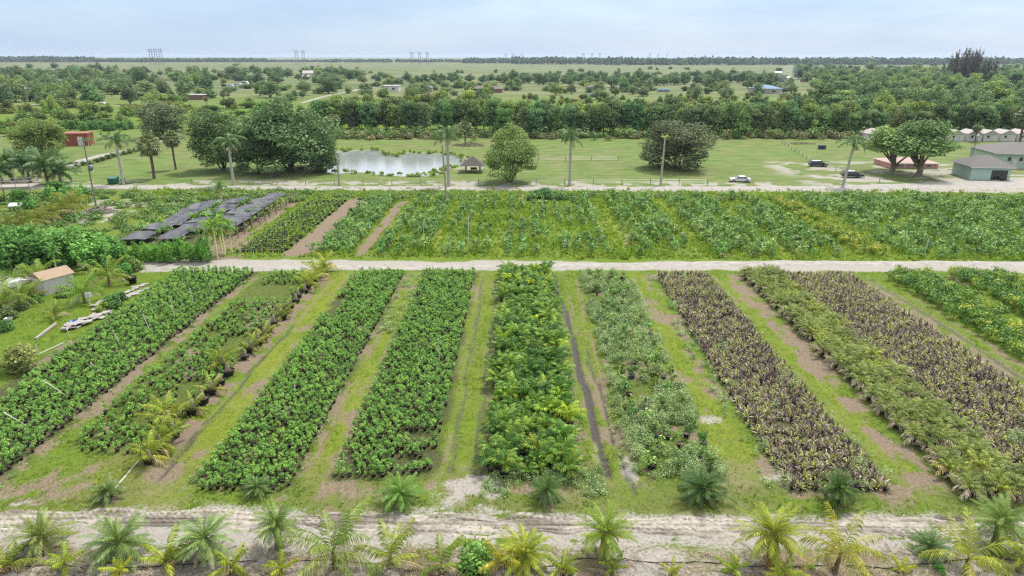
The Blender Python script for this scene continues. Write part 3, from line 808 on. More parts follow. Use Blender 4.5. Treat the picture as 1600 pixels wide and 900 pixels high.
tag(obj_w, "still grey pond reflecting the sky and trees", kind="structure")
m_ = obj_w.data; m_.update()
if m_.polygons[0].normal.z < 0: m_.flip_normals()

# ------------------------------------------------------------------ light, sky, air
SUN_EL, SUN_AZ = R(58), R(35)      # azimuth clockwise from +Y
w = bpy.data.worlds.new("World"); sc.world = w; w.use_nodes = True
nt = w.node_tree; nt.nodes.clear()
sky = N(nt, "ShaderNodeTexSky", sky_type='NISHITA', sun_disc=False, sun_elevation=SUN_EL, sun_rotation=SUN_AZ, air_density=1.0, dust_density=1.2, ozone_density=1.5, altitude=30)
tcw = N(nt, "ShaderNodeTexCoord"); mp = N(nt, "ShaderNodeMapping"); mp.inputs["Scale"].default_value = (1.5, 1.5, 7)
nw = N(nt, "ShaderNodeTexNoise", i_Scale=1.6, i_Detail=7, i_Roughness=.6)
nt.links.new(tcw.outputs["Generated"], mp.inputs[0]); nt.links.new(mp.outputs[0], nw.inputs["Vector"])
rp = ramp(nt, [(.78, .78, .78), (.97, .97, .97)], [.35, .7]); nt.links.new(nw.outputs["Fac"], rp.inputs["Fac"])
mx = N(nt, "ShaderNodeMix", data_type='RGBA')      # veil of cloud: thin and bluish low down, white higher up
sp_ = N(nt, "ShaderNodeSeparateXYZ"); nt.links.new(tcw.outputs["Generated"], sp_.inputs[0])
vr = ramp(nt, [(1.85, 2.4, 3.15), (1.68, 2.28, 3.15), (4.6, 4.8, 5.0), (5.2, 5.25, 5.2)], [0.0, .075, .22, 1.0]); nt.links.new(sp_.outputs["Z"], vr.inputs["Fac"])
nt.links.new(vr.outputs[0], mx.inputs["B"])
nt.links.new(rp.outputs[0], mx.inputs["Factor"]); nt.links.new(sky.outputs[0], mx.inputs["A"])
bg = N(nt, "ShaderNodeBackground", i_Strength=.1); ow = N(nt, "ShaderNodeOutputWorld")
nt.links.new(mx.outputs["Result"], bg.inputs["Color"]); nt.links.new(bg.outputs[0], ow.inputs["Surface"])
sl = bpy.data.lights.new("sun", 'SUN'); sl.energy = 2.1; sl.angle = R(8); sl.color = (1, .96, .9)
so = bpy.data.objects.new("sun", sl); COL.objects.link(so)
sd = Vector((math.sin(SUN_AZ) * math.cos(SUN_EL), math.cos(SUN_AZ) * math.cos(SUN_EL), math.sin(SUN_EL)))
so.rotation_euler = sd.to_track_quat('Z', 'Y').to_euler(); so.location = (0, 0, 200)
HAZE = 6.5e-5
hm, nt, out = newmat("haze_air")
pv = N(nt, "ShaderNodeVolumePrincipled"); pv.inputs["Density"].default_value = HAZE; pv.inputs["Color"].default_value = (.64, .75, .92, 1); pv.inputs["Anisotropy"].default_value = .2; hm.cycles.volume_sampling = 'DISTANCE'
nt.links.new(pv.outputs[0], out.inputs["Volume"])
hz = obj("haze", box(0, 0, -3, 33000, 33000, 58), [hm]); tag(hz, "pale blue haze filling the air towards the horizon", kind="stuff")
sc.view_settings.view_transform = 'Standard'; sc.view_settings.look = 'None'; sc.view_settings.exposure = 1.5; sc.view_settings.gamma = 1
sc.cycles.max_bounces = 5; sc.cycles.diffuse_bounces = 3; sc.cycles.transparent_max_bounces = 8; sc.cycles.caustics_reflective = False
sc.cycles.use_denoising = False; sc.cycles.use_adaptive_sampling = False; sc.cycles.filter_width = 1.3
# ------------------------------------------------------------------ the planted beds
def grid(bed, dx, dy, jx=.12, keep=None, stagger=True):
    a, b, y0, y1 = bed
    out = []
    for j, y in enumerate(np.arange(y0, y1, dy)):
        for x in np.arange(a + dx / 2 + (dx / 2 if stagger and j % 2 else 0), b - .1, dx):
            px = x + rng.normal() * jx; py = y + rng.normal() * jx
            if keep is None or keep(px, py): out.append((px, py))
    return out
def gap(x, y, s, thr, off=0):
    return fbm(np.array([x + off]), np.array([y]), s)[0] > thr

def in_view(x, y, z=.5):
    q = (np.array([x, y, z - CAM_H])) @ _M
    if q[2] > -1: return False
    u, v = q[0] / -q[2] * F_PX, -q[1] / -q[2] * F_PX
    return abs(u) < 830 and abs(v) < 480

def near_first(pts):
    return sorted(pts, key=lambda p: p[0] ** 2 + p[1] ** 2)

def bed_a(x, y):   # the wide bed narrows towards both ends on its outer side
    left = np.interp(y, [30, 46, 60, 75, 89], [-43, -43.5, -45.2, -46.3, -47])
    return x > left and gap(x, y, 3.0, .20)
pts = []
for key, dx, dy, keep in [('A', .60, .58, bed_a), ('C', .55, .53, lambda x, y: gap(x, y, 1.6, .26, 50) and (x > -22.3 + .04 * (y - 40) or y < 66 or gap(x, y, 2, .5))),
                          ('D', .55, .53, lambda x, y: gap(x, y, 1.5, .25, 90) and (y > 47 or x < -9.5 or gap(x, y, 1, .5)))]:
    q = grid(BEDS[key], dx, dy, .08, keep)
    if key == 'A': q = grid((-47.5, -36.1, 30, 89), dx, dy, .10, keep)
    pts += [(x, y, key) for x, y in q if in_view(x, y)]
qb = grid(BEDS['B'], .72, .72, .14, lambda x, y: gap(x, y, 2.6, .38, 20) and x > np.interp(y, [44, 52, 70, 88], [-33.5, -34.6, -34.2, -33.5]) and not (77 < y < 83 and x < -28.5) and not (60 < y < 66 and x > -30 and x < -28))
pts += [(x, y, 'B') for x, y in qb]
pts = near_first(pts)
BL = {'A': "leafy green potted shrub in the wide bed beside the mown yard", 'B': "leafy green potted shrub in the patchy bed beside the wrapped palms",
      'C': "leafy green potted shrub in the dense bed between yellowish grass lanes", 'D': "leafy green potted shrub in the dense bed next to the wheel ruts"}
BG = {'A': "potted shrubs in the wide bed by the yard", 'B': "potted shrubs in the patchy bed", 'C': "potted shrubs in the bed between grass lanes", 'D': "potted shrubs in the bed by the wheel ruts"}
rest = []
for k, (x, y, b) in enumerate(pts):
    sca = (.74 if b in 'CD' else .75) * rng.uniform(.7, 1.25) * (.95 if b == 'B' else 1); rz = rng.random() * 6.28; v = rng.integers(5)
    if k < 300:
        place(shrub_proto[v], "potted_shrub", BL[b], "shrub", (x, y, -.02), rz, sca, BG[b])
    else:
        rest.append((v, x, y, -.02, rz, sca, rng.uniform(-.25, .25)))
ch = merged([[c for c in f] + [(c[0], c[1], c[2] + 2, .5) for c in p] for f, p in shrub_ch], rest)
tag(obj("potted_shrubs", ch, [MASS['shrub'], M['bark'], M['pot'], M['soil']]), "rows of leafy green potted shrubs filling the farther beds", kind="stuff")

# centre bed of bushy clumping palms
for x, y in grid(BEDS['E'], 1.1, 1.12, .16):
    if not in_view(x, y, 1): continue
    place(areca_proto[rng.integers(4)], "clumping_palm", "bushy green clumping palm in a black pot, in the tall centre bed", "palm", (x, y, -.02), rng.random() * 6.28, rng.uniform(.75, 1.5),
          "clumping palms in the tall centre bed", tuple(np.array([1, 1, 1]) * rng.uniform(.85, 1.15)) if rng.random() > .14 else (1.45, 1.3, .8))

# dark strap-leaved plants
bp_ = [(x, y, 'G') for x, y in grid((18.2, 25.3, 40, 88.5), .53, .53, .09, lambda x, y: x > 18 + .6 * fbm(np.array([y]), np.array([3.]), 3)[0] and gap(x, y, 2.2, .30, 10))]
bp_ += [(x, y, 'J') for x, y in grid((34.7, 44.6, 40, 88.5), .57, .57, .09, lambda x, y: x < 44.6 and gap(x, y, 2.2, .22, 40)) if in_view(x, y)]
bp_ = near_first(bp_)
rest = []
for k, (x, y, b) in enumerate(bp_):
    v = rng.integers(6) if fbm(np.array([x]), np.array([y]), 3.)[0] + .12 * rng.normal() < (.60 if b == 'G' else .46) else 3 + rng.integers(3)
    sca = rng.uniform(.65, 1.0); rz = rng.random() * 6.28
    if k < 300:
        place(brom_proto[v], "strap_leaf_plant", "dark purplish strap-leaved potted plant " + ("in the bed with weeds growing through" if b == 'G' else "in the wide bed beside the browning potted palms"), "plant",
              (x, y, -.02), rz, sca, "strap-leaved plants in the weedy bed" if b == 'G' else "strap-leaved plants in the wide bed")
    else:
        rest.append((v, x, y, -.02, rz, sca, rng.uniform(-.25, .25)))
ch = merged([[c for c in f] + [(c[0], c[1], c[2] + 1, .5) for c in p] for f, p in brom_ch], rest)
tag(obj("strap_leaf_plants", ch, [MASS['brom'], M['pot'], M['soil']]), "mass of dark purplish strap-leaved plants in the farther part of the beds", kind="stuff")

for x, y in grid(BEDS['H'], 1.08, 1.12, .16):
    if not in_view(x, y, 1): continue
    yel_ = rng.random() < .15
    place(hpalm_proto[rng.integers(4)], "potted_palm", "small potted palm with green top and browned lower fronds, in the browning bed", "palm", (x, y, -.02), rng.random() * 6.28, rng.uniform(.85, 1.45),
          "browning potted palms", (1.25, 1.2, .8) if yel_ else tuple(np.array([1, 1, 1]) * rng.uniform(.8, 1.15)))

# far right beds of yellow-green bushes
for (a, b2, y0, y1, what, g_) in [(48.6, 55.0, 45, 88.5, "in the first leafy bed past the strap-leaved plants", "yellow-green bushes in the first leafy bed"), (57.0, 64.5, 60, 88.5, "in the outermost bed by the dry grass", "yellow-green bushes in the outermost bed")]:
    for x, y in grid((a, b2, y0, y1), 1.05, 1.05, .25, lambda x, y: gap(x, y, 3, .3, 70)):
        if in_view(x, y):
            r_c = rng.random()
            place_mesh(croton_me[rng.integers(4)], "mixed_bush", "waist-high yellow-green bush " + what, "bush", (x, y, -.03), rng.random() * 6.28, rng.uniform(.8, 1.35), g_,
                       (.55, .75, .7) if r_c < .65 else (1.1, 1.05, .9))

# weedy bed: pots overgrown with pale feathery weeds
for x, y in grid((8.2, 14.2, 42, 88), 1.55, 1.6, .3, lambda x, y: gap(x, y, 2.5, .36, 33)):
    blue = y < 60 and rng.random() < .4
    t = place([("foliage", field_me[rng.integers(5)])], "overgrown_pot", ("blue pot" if blue else "black pot") + " overgrown with pale weeds in the weedy bed", "potted plant", (x, y, -.02), rng.random() * 6.28,
              rng.uniform(.55, .85), "blue pots in the weedy bed" if blue else "black pots in the weedy bed", tuple(rng.uniform([.8, .8, .75], [1.2, 1.05, 1.0])))
    o = bpy.data.objects.new("pot", mesh_data("pot", pot_chunks(.36, .42, 10), [M['potblue'] if blue else M['pot'], M['soil']])); COL.objects.link(o); o.parent = t; o.location = (.35, -.35, 0)

# ------------------------------------------------------------------ upper plot: pot grid and shrubs
for i, x in enumerate(np.linspace(-42.6, -36.0, 9)):
    for j, y in enumerate(np.arange(98.5, 137, 1.22)):
        leafy = fbm(np.array([x * 1.0]), np.array([y * .5]), 4.0)[0] + (.18 if (x < -40.5) else 0) > .52
        place_mesh(seed_me[2 + rng.integers(2) if leafy else rng.integers(2)], "nursery_pot", "round black nursery pot " + ("with leafy seedling" if leafy else "with a few sprouts") + " in the open pot grid", "plant pot", (x + (.36 if j % 2 else 0) + .06 * rng.normal(), y, 0),
                   rng.random() * 6.28, rng.uniform(.95, 1.1), "leafy pots in the pot grid" if leafy else "nearly bare pots in the pot grid")
fp = []
def frows(xs, y0, y1, dy, s, thr, tag_):
    for x in xs:
        for y in np.arange(y0, y1, dy):
            X_, Y_ = x + rng.normal() * .22, y + rng.normal() * .25
            if fbm(np.array([X_ + 200]), np.array([Y_]), 4)[0] > thr and in_view(X_, Y_, 1): fp.append((X_, Y_, s * rng.uniform(.65, 1.4), tag_))
frows(np.linspace(-31.0, -25.8, 6), 98.5, 139, .95, .72, .18, 'n')
frows([-20.6, -18.4, -16.3, -14.6], 98, 139, 1.15, .9, .38, 'n')
frows([-11, -9, -7, -5.2], 98, 139, 1.9, .8, .46, 'n')
frows([-1.8, .2, 2.4, 4.2, 7.0, 8.8, 10.8, 12.8], 98, 140, 1.6, .9, .44, 'm')
frows([17.6, 19.5, 21.6, 23.6, 25.4], 98, 140, 1.6, .95, .40, 'm')
frows([29.6, 31.6, 33.6, 35.6, 37.4, 41.4, 43.4, 45.4, 47.2], 98, 141, 1.6, .95, .38, 'f')
frows([57.6, 59.6, 61.8, 63.8, 67.2, 69.2, 71.4, 73.4, 75.6, 79.2, 81.4, 83.4, 85.4, 87.6, 91, 93, 95.2, 97.4, 99.6, 102], 98, 140, 1.55, 1.0, .36, 'f')
fp = near_first(fp)
FL = {'n': ("bushy dark green field shrub in the narrow beds near the pot grid", "field shrubs near the pot grid"), 'm': ("bushy dark green field shrub in the middle rows between the two roads", "field shrubs in the middle rows"),
      'f': ("bushy dark green field shrub in the thick rows opposite the parked cars", "field shrubs in the thick rows")}
rest = []
for k, (x, y, s, tg) in enumerate(fp):
    v = rng.integers(5); rz = rng.random() * 6.28
    if k < 300:
        place_mesh(field_me[v], "field_shrub", FL[tg][0], "shrub", (x, y, -.05), rz, s, FL[tg][1], tuple(rng.uniform([.85, .85, .8], [1.15, 1.15, 1.2])))
    else:
        rest.append((v, x, y, -.05, rz, s, rng.uniform(-.27, .27)))
tag(obj("field_shrubs", merged(field_ch, rest), [MASS['field'], M['bark']]), "rows of dark green field shrubs filling the farther part of the upper plot", kind="stuff")
for x, y in grid((50, 54.6, 99, 139), 1.6, 1.5, .3, lambda x, y: gap(x, y, 4, .36, 5)):
    xx = x
    place_mesh(croton_me[rng.integers(4)], "yellow_bush", "yellowish croton bush in the pale row of the upper plot", "bush", (xx, y, -.03), rng.random() * 6.28, rng.uniform(.9, 1.4), "yellowish bushes in the upper plot", (1.15, 1.0, .8))

# ------------------------------------------------------------------ loose cover nobody could count
def scatter(n, x0, x1, y0, y1, keep):
    x = rng.uniform(x0, x1, n); y = rng.uniform(y0, y1, n)
    k = keep(x, y)
    return x[k], y[k]
def ground_z(x, y):
    i = np.clip(np.searchsorted(yl, y), 1, len(yl) - 1); j = np.clip(np.searchsorted(xl, x), 1, len(xl) - 1)
    return Z[i, j]
def gmask(arr, x, y):
    i = np.clip(np.searchsorted(yl, y), 1, len(yl) - 1); j = np.clip(np.searchsorted(xl, x), 1, len(xl) - 1)
    return arr[i, j]
def tufts(x, y, h, n, lean, tone, w=.03, mi=0):
    """n grass blades at each point: one thin quad each"""
    k = len(x); x = np.repeat(x, n); y = np.repeat(y, n); hh = np.repeat(h, n) * rng.uniform(.5, 1.2, k * n); tt = np.repeat(tone, n)
    z = ground_z(x, y) - .02
    bx = x + rng.normal(size=k * n) * hh * .35; by = y + rng.normal(size=k * n) * hh * .35
    a = rng.random(k * n) * 6.28; l = lean * hh * rng.uniform(.3, 1.3, k * n)
    b2 = rng.random(k * n) * 6.28; ww = w * (.6 + rng.random(k * n)) * np.clip(hh / .2, .7, 3)
    dx, dy = np.cos(b2) * ww, np.sin(b2) * ww
    tx, ty, tz = bx + np.cos(a) * l, by + np.sin(a) * l, z + hh
    Vq = np.stack([np.stack([bx - dx, by - dy, z], 1), np.stack([bx + dx, by + dy, z], 1), np.stack([tx + dx * .3, ty + dy * .3, tz], 1), np.stack([tx - dx * .3, ty - dy * .3, tz], 1)], 1).reshape(-1, 3)
    return (Vq, np.arange(len(Vq)).reshape(-1, 4), mi, np.clip(tt + .18 * rng.normal(size=k * n), .02, .98))
bare = np.clip(sand + dirt + mud, 0, 1)
gx, gy = scatter(110000, -60, 66, 36.5, 90.5, lambda x, y: (rng.random(len(x)) > gmask(bare, x, y) * 1.15 + .55 * gmask(mul, x, y)) & (np.abs(x) < y * .80 + 4) & (rng.random(len(x)) < (40 / y) ** .7))
gt = .35 + .45 * gmask(yel, gx, gy) + .3 * (fbm(gx, gy, 3.0) - .5)
ch = [tufts(gx, gy, .10 + .12 * fbm(gx, gy, 2.0) ** 2 * 2, 4, .9, gt, .022)]
gx, gy = scatter(30000, -80, 110, 96, 152, lambda x, y: (rng.random(len(x)) > gmask(bare, x, y) * 1.1) & ((x > -46) | (y > 136)) & (np.abs(x) < y * .8))
ch.append(tufts(gx, gy, .25 + .35 * fbm(gx, gy, 4.0) ** 2 * 2 + .15 * sstep(138, 144, gy) - .2 * sstep(143, 147, gy), 4, .8, .42 + .5 * (fbm(gx, gy, 5.0) - .5), .05))
gx, gy = scatter(2600, -46, 52, 33, 39, lambda x, y: fbm(x + 9, y * 1.6, 2.6) > .60)
ch.append(tufts(gx, gy, .10 + .2 * rng.random(len(gx)), 4, .9, rng.uniform(.2, .6, len(gx)), .022))
tag(obj("grass", ch, [M['grass']]), "short yellow-green grass growing in the lanes", kind="stuff")

def clump_field(name, label, spots, mats_key, size, n, tonevar=.6):
    """leafy clumps: spots (x,y,r,h)"""
    sp = np.asarray(spots)
    lob = np.c_[sp[:, 0], sp[:, 1], sp[:, 3] * .45, sp[:, 2], sp[:, 2], sp[:, 3] * .6]
    c = leaf_cloud(rng, lob, n, size, up=.6, rnd=.8, aspect=.5, tonevar=tonevar, hollow=.7)
    c[0][:, 2] = np.maximum(c[0][:, 2], .02)
    return tag(obj(name, [c], [M[mats_key]]), label, kind="stuff")
sp = []
for x, y in zip(*scatter(1500, 8, 14.6, 41, 89, lambda x, y: fbm(x, y, 3.0) > .42)): sp.append((x, y, rng.uniform(.25, .6), rng.uniform(.4, 1.2)))
for x, y in zip(*scatter(420, 17.6, 25.8, 40, 88, lambda x, y: fbm(x + 60, y, 3.5) > .60)): sp.append((x, y, rng.uniform(.25, .55), rng.uniform(.5, 1.15)))
for x, y in zip(*scatter(120, 16.8, 18.4, 40, 88, lambda x, y: fbm(x + 10, y, 3.5) > .45)): sp.append((x, y, rng.uniform(.2, .4), rng.uniform(.3, .7)))
for x, y in zip(*scatter(200, -2.5, 6, 38.8, 42.5, lambda x, y: fbm(x + 10, y, 2.5) > .42)): sp.append((x, y, rng.uniform(.2, .5), rng.uniform(.2, .55)))
for x, y in zip(*scatter(160, 36, 42, 39, 47, lambda x, y: x > 37 + (47 - y) * .1)): sp.append((x, y, rng.uniform(.3, .6), rng.uniform(.5, 1.2)))
for a_, b_, y0_, y1_ in [(-22.9, -22.2, 40, 88), (-16.2, -15.4, 40, 88), (25.0, 25.9, 40, 88), (-13.6, -12.8, 42, 88), (4.0, 5.0, 42, 88), (7.2, 8.2, 42, 88), (-36.4, -35.4, 32, 88), (44.2, 45.4, 44, 88)]:
    for x, y in zip(*scatter(130, a_, b_, y0_, y1_, lambda x, y: fbm(x * 1.0 + a_ * 7, y, 3.0) > .5)): sp.append((x, y, rng.uniform(.12, .3), rng.uniform(.12, .4)))
for x, y in zip(*scatter(150, -16.8, -13.4, 66, 88, lambda x, y: (x > -15.4) & (fbm(x, y, 3) > .45))): sp.append((x, y, rng.uniform(.2, .45), rng.uniform(.3, .7)))
clump_field("weeds", "pale green feathery weeds overgrowing the beds", sp, 'weed', .06, 170000, .9)
sp = [(x, y, rng.uniform(.8, 1.8), rng.uniform(.5, 1.6)) for x, y in zip(*scatter(420, -110, -44, 97, 146, lambda x, y: (x < -62 + (y - 97) * -.02) | (y > 136)))]
sp += [(x, y, rng.uniform(.6, 1.5), rng.uniform(.3, 1.0) * (.5 if y > 143 else 1)) for x, y in zip(*scatter(420, -60, 120, 139.5, 146.5, lambda x, y: fbm(x, y, 6) > .42))]
clump_field("undergrowth", "rough green undergrowth beside the shade house and along the ditch", sp, 'scrub', .20, 80000, .9)
# ------------------------------------------------------------------ trees
def put_tree(kind, px, py, w, h, name, label, group=None, color=None, var=None, cat="tree", rz=None):
    p = G(px, py); s = S(px, py)
    pr = T[kind]; v = int(rng.integers(len(pr))) if var is None else var % len(pr)
    W, Hh = w * s, h * s * 1.03
    p = p + np.array([0, .22 * W, 0])
    c = color if color is not None else tuple(rng.uniform([.8, .85, .8], [1.25, 1.15, 1.1]))
    return place(pr[v], name, label, cat, (p[0], p[1], -.1), rng.random() * 6.28 if rz is None else rz, (W, W, Hh), group, c)

DK, MID, YG, GRY, LT = (.78, .84, .82), (1, 1, 1), (1.35, 1.25, .85), (1.15, 1.15, 1.25), (1.3, 1.4, .95)
put_palm_later = []
# single trees one can point at
for a in [
    ('hero', 442, 274, 180, 116, "huge dark spreading tree overhanging the pond", DK, 0),
    ('hero', 340, 270, 112, 96, "large mid-green tree joined to the huge dark pond tree", (1.1, 1.1, 1), 1),
    ('hero', 500, 272, 62, 62, "low drooping tree trailing its branches into the pond", DK, 1),
    ('hero', 398, 274, 76, 74, "dark low-hanging tree squeezed between the two large pond trees", DK, 2),
    ('herobush', 246, 218, 92, 58, "wide grey-green tree standing behind the round-headed fan palms", (1.0, 1.05, 1.0), 0),
    ('hero', 52, 246, 92, 56, "rounded yellow-green tree beside the red shed", (1.4, 1.25, .8), 1),
    ('hero', 797, 288, 96, 92, "rounded yellowish-green tree standing alone beside the thatched hut", (1.2, 1.12, .85), 2),
    ('herobush', 1062, 268, 134, 77, "broad olive-grey tree alone in the pasture behind the bare palm trunk", (.85, .85, .8), 0),
    ('herowide', 1406, 272, 108, 78, "leaning shade tree with forked bare trunk before the pink house", (1.45, 1.4, 1.1), 0),
    ('herowide', 1450, 280, 128, 88, "broad dense shade tree between the pink house and the green garage", (1.3, 1.35, 1.1), 1),
    ('slender', 934, 210, 18, 38, "slender pale green tree before the middle of the tree belt", LT, 0),
    ('slender', 1161, 216, 30, 44, "pale green tree in front of the tree belt beyond the white car", LT, 1),
    ('dome', 76, 182, 28, 32, "bright yellow-green tree near the far lane", (1.5, 1.4, .8), 0),
    ('dome', 240, 166, 52, 24, "low spreading yellow-green tree at the far lane", YG, 1),
    ('dome', 511, 147, 37, 26, "round dense tree alone in the far field, the bigger of two", (.9, .95, .9), 2),
    ('dome', 474, 149, 32, 24, "round pale tree beside the bigger round field tree", (1.1, 1.05, 1.05), 3),
    ('dome', 321, 142, 24, 24, "compact dark round tree alone in the green far field", (.7, .85, .8), 0),
    ('dome', 287, 149, 38, 28, "bushy grey-green tree beside the compact dark round one", GRY, 1),
    ('dome', 220, 140, 30, 32, "tall dark tree beside the parked far vehicles", DK, 2),
    ('dome', 366, 120, 50, 20, "long dark clump tree above the row of campers", DK, 1),
    ('dome', 107, 168, 30, 36, "tree with clear dark trunk beside the far lane", (1.3, 1.2, 1.1), 3),
    ('belt', 1505, 130, 1, 1, "", None, 0),
]:
    if a[3] > 1: put_tree(a[0], a[1], a[2], a[3], a[4], "shade_tree", a[5], None, a[6], a[7])
# the feathery pine clump on the skyline
g = G_(900)
p = G(1507, 131); s = S(1507, 131)
cl = []; tr = []
for k in range(62):
    x = (g.random() - .5) * 66 * s; y = (g.random() - .5) * 40 * s
    hh = (54 - 24 * abs(x / (36 * s)) ** 2 - 10 * g.random()) * s * .95; lean = x * .16 + g.normal() * 1.0
    for q in np.linspace(.18, 1, 9):
        cl.append((x + lean * q + g.normal() * .8, y, hh * q, 2.9 * (1.15 - q * .85), 2.9 * (1.15 - q * .85), hh * .10))
    tr += tube([(x * .7, y, -.3), (x + lean, y, hh * .95)], [.35, .08], 5, False)
t = thing("pine_clump", "tall dark feathery pine clump rising above the skyline", "tree", (p[0], p[1], 0))
obj("crown", [leaf_cloud(g, cl, 42000, .85, up=.8, rnd=.6, aspect=.22, tonevar=.8, hollow=.6)], [M['casuarina']], t)
obj("trunk", tr, [M['bark']], t)

# far field trees  (px, base, w, h)
FAR = [(15, 160, 56, 36), (22, 118, 26, 16), (30, 130, 40, 22), (60, 134, 36, 24), (76, 142, 40, 26), (93, 162, 26, 28), (140, 166, 44, 34), (96, 127, 32, 20), (120, 120, 26, 18), (136, 128, 32, 24),
       (150, 114, 20, 16), (169, 115, 13, 13), (84, 108, 14, 12), (45, 152, 50, 26), (215, 124, 30, 20), (252, 146, 28, 26), (200, 163, 30, 32), (122, 146, 36, 24), (170, 122, 14, 14), (58, 118, 20, 12),
       (321, 123, 15, 19), (305, 127, 24, 20), (345, 124, 18, 14), (366, 127, 15, 13), (272, 126, 30, 14), (240, 124, 14, 11), (354, 126, 14, 11), (140, 108, 10, 9), (182, 128, 16, 12), (108, 112, 16, 10),
       (417, 118, 18, 13), (426, 131, 21, 15), (465, 125, 16, 10), (420, 153, 38, 26), (405, 150, 24, 22), (472, 153, 14, 12), (437, 115, 14, 10), (512, 114, 12, 10), (525, 122, 20, 16), (536, 121, 26, 18), (557, 123, 32, 18),
       (569, 130, 12, 11), (590, 129, 15, 12), (603, 124, 17, 10), (483, 116, 14, 8), (450, 117, 12, 8), (497, 118, 14, 10), (546, 116, 10, 8), (635, 123, 10, 8), (709, 150, 18, 10), (690, 150, 10, 8),
       (893, 147, 20, 16), (962, 150, 17, 14), (977, 143, 24, 20), (998, 141, 18, 15), (1005, 151, 26, 15), (1119, 126, 14, 20), (1146, 117, 14, 11), (908, 113, 13, 7), (1180, 130, 30, 18), (1131, 143, 24, 17), (1110, 143, 16, 12), (1170, 139, 22, 16),
       (1165, 124, 26, 14), (1195, 128, 26, 14), (1250, 124, 20, 12), (1270, 126, 26, 16), (1285, 119, 22, 11), (1225, 146, 16, 12), (1310, 120, 30, 12), (920, 146, 14, 10)]
for x, y, w_, h_ in FAR:
    far_g = "left" if x < 400 else "mid" if x < 700 else "r"
    lb = {"left": ("rounded tree among the scattered trees and vehicles of the far fields", "scattered far field trees by the vehicles"), "mid": ("rounded tree in the open fields beside the pale diagonal road", "field trees by the diagonal road"),
          "r": ("rounded tree among the low houses beyond the tree belt", "trees among the low far houses")}[far_g]
    put_tree('dome', x, y, w_, h_, "field_tree", lb[0], lb[1])
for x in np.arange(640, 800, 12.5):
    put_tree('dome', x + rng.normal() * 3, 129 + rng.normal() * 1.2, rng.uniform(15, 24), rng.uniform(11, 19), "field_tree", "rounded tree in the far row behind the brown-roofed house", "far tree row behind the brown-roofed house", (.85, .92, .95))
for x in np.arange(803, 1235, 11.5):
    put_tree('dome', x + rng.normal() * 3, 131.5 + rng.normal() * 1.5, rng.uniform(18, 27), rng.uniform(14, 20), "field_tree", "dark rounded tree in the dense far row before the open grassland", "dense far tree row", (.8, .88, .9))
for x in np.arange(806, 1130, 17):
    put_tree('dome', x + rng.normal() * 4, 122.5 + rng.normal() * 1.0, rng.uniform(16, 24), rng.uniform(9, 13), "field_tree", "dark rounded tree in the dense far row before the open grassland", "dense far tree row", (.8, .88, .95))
for x in np.arange(170, 480, 15):
    if rng.random() < .55: put_tree('dome', x + rng.normal() * 4, 116 + rng.normal() * 1.5, rng.uniform(8, 16), rng.uniform(5, 9), "field_tree", "rounded tree among the scattered trees and vehicles of the far fields", "scattered far field trees by the vehicles")
for k in range(120):
    x = rng.uniform(-10, 240) if k < 80 else rng.uniform(180, 560); y = rng.uniform(112, 166) if k < 80 else rng.uniform(112, 135)
    s_ = (y - 88) * .42
    if x > 120 and 150 < y: continue
    put_tree('dome', x, y, s_ * rng.uniform(.8, 1.5) + 4, s_ * rng.uniform(.55, .95) + 3, "field_tree", "rounded tree among the scattered trees and vehicles of the far fields", "scattered far field trees by the vehicles", [(1, 1, .95), (1.45, 1.35, .9), (1.25, 1.15, 1.2), (.75, .85, .85)][k % 4])
for k in range(190):
    x = rng.uniform(-10, 1240); y = rng.uniform(108, 160)
    if x > 480 and y > 148: continue
    s_ = (y - 88) * .16
    put_tree('bush', x, y, s_ * rng.uniform(1.2, 3.2) + 2, s_ * rng.uniform(.6, 1.2) + 1.5, "low_bush", "low scrubby bush dotted over the far fields", "low bushes dotted over the far fields", [(.95, 1.0, .8), (1.2, 1.1, .85), (.75, .85, .75)][k % 3], cat="bush")
for k in range(60):
    x = rng.uniform(560, 1240); y = rng.uniform(126, 160); s_ = (y - 88) * .36
    put_tree('dome', x, y, s_ * rng.uniform(.7, 1.3) + 3, s_ * rng.uniform(.5, .9) + 2, "field_tree", "rounded tree among the low houses beyond the tree belt", "trees among the low far houses", [(1, 1, .95), (1.45, 1.35, .9), (1.25, 1.15, 1.2)][k % 3])
# the belt
for row, (by, sp, hh) in enumerate([(213, 17, (43, 53)), (206, 19, (40, 51)), (198, 22, (35, 47))]):
    for x in np.arange(496 + row * 9, 1625, sp):
        if x < 750 and row == 2 and x > 700: continue
        yy = by + rng.normal() * 1.2 - (4 if x < 760 else 0)
        h_ = rng.uniform(*hh) * (1.06 if x < 770 else .96) * (.92 if x > 1240 else 1)
        yg = row > 0 and rng.random() < .45
        put_tree('belt', x + rng.normal() * 4, yy, rng.uniform(27, 48), h_ * rng.uniform(.85, 1.12), "belt_tree", "yellowish leafy tree showing at the back of the long tree belt" if yg else "dark leafy tree in the long tree belt behind the pasture",
                 "yellowish trees at the back of the belt" if yg else "dark trees of the belt", (1.6, 1.4, .9) if yg else tuple(rng.uniform([.75, .85, .75], [1.1, 1.1, 1.0])))
for x, y, w_, h_ in [(1292, 214, 28, 38), (1320, 214, 28, 36), (1345, 213, 22, 40), (1362, 212, 22, 40), (1272, 214, 20, 26), (905, 212, 16, 24)]:
    put_tree('slender', x, y, w_, h_, "young_tree", "pale green young tree standing before the dark tree belt", "pale young trees before the belt", tuple(np.array(LT) * rng.uniform(.85, 1.1)))
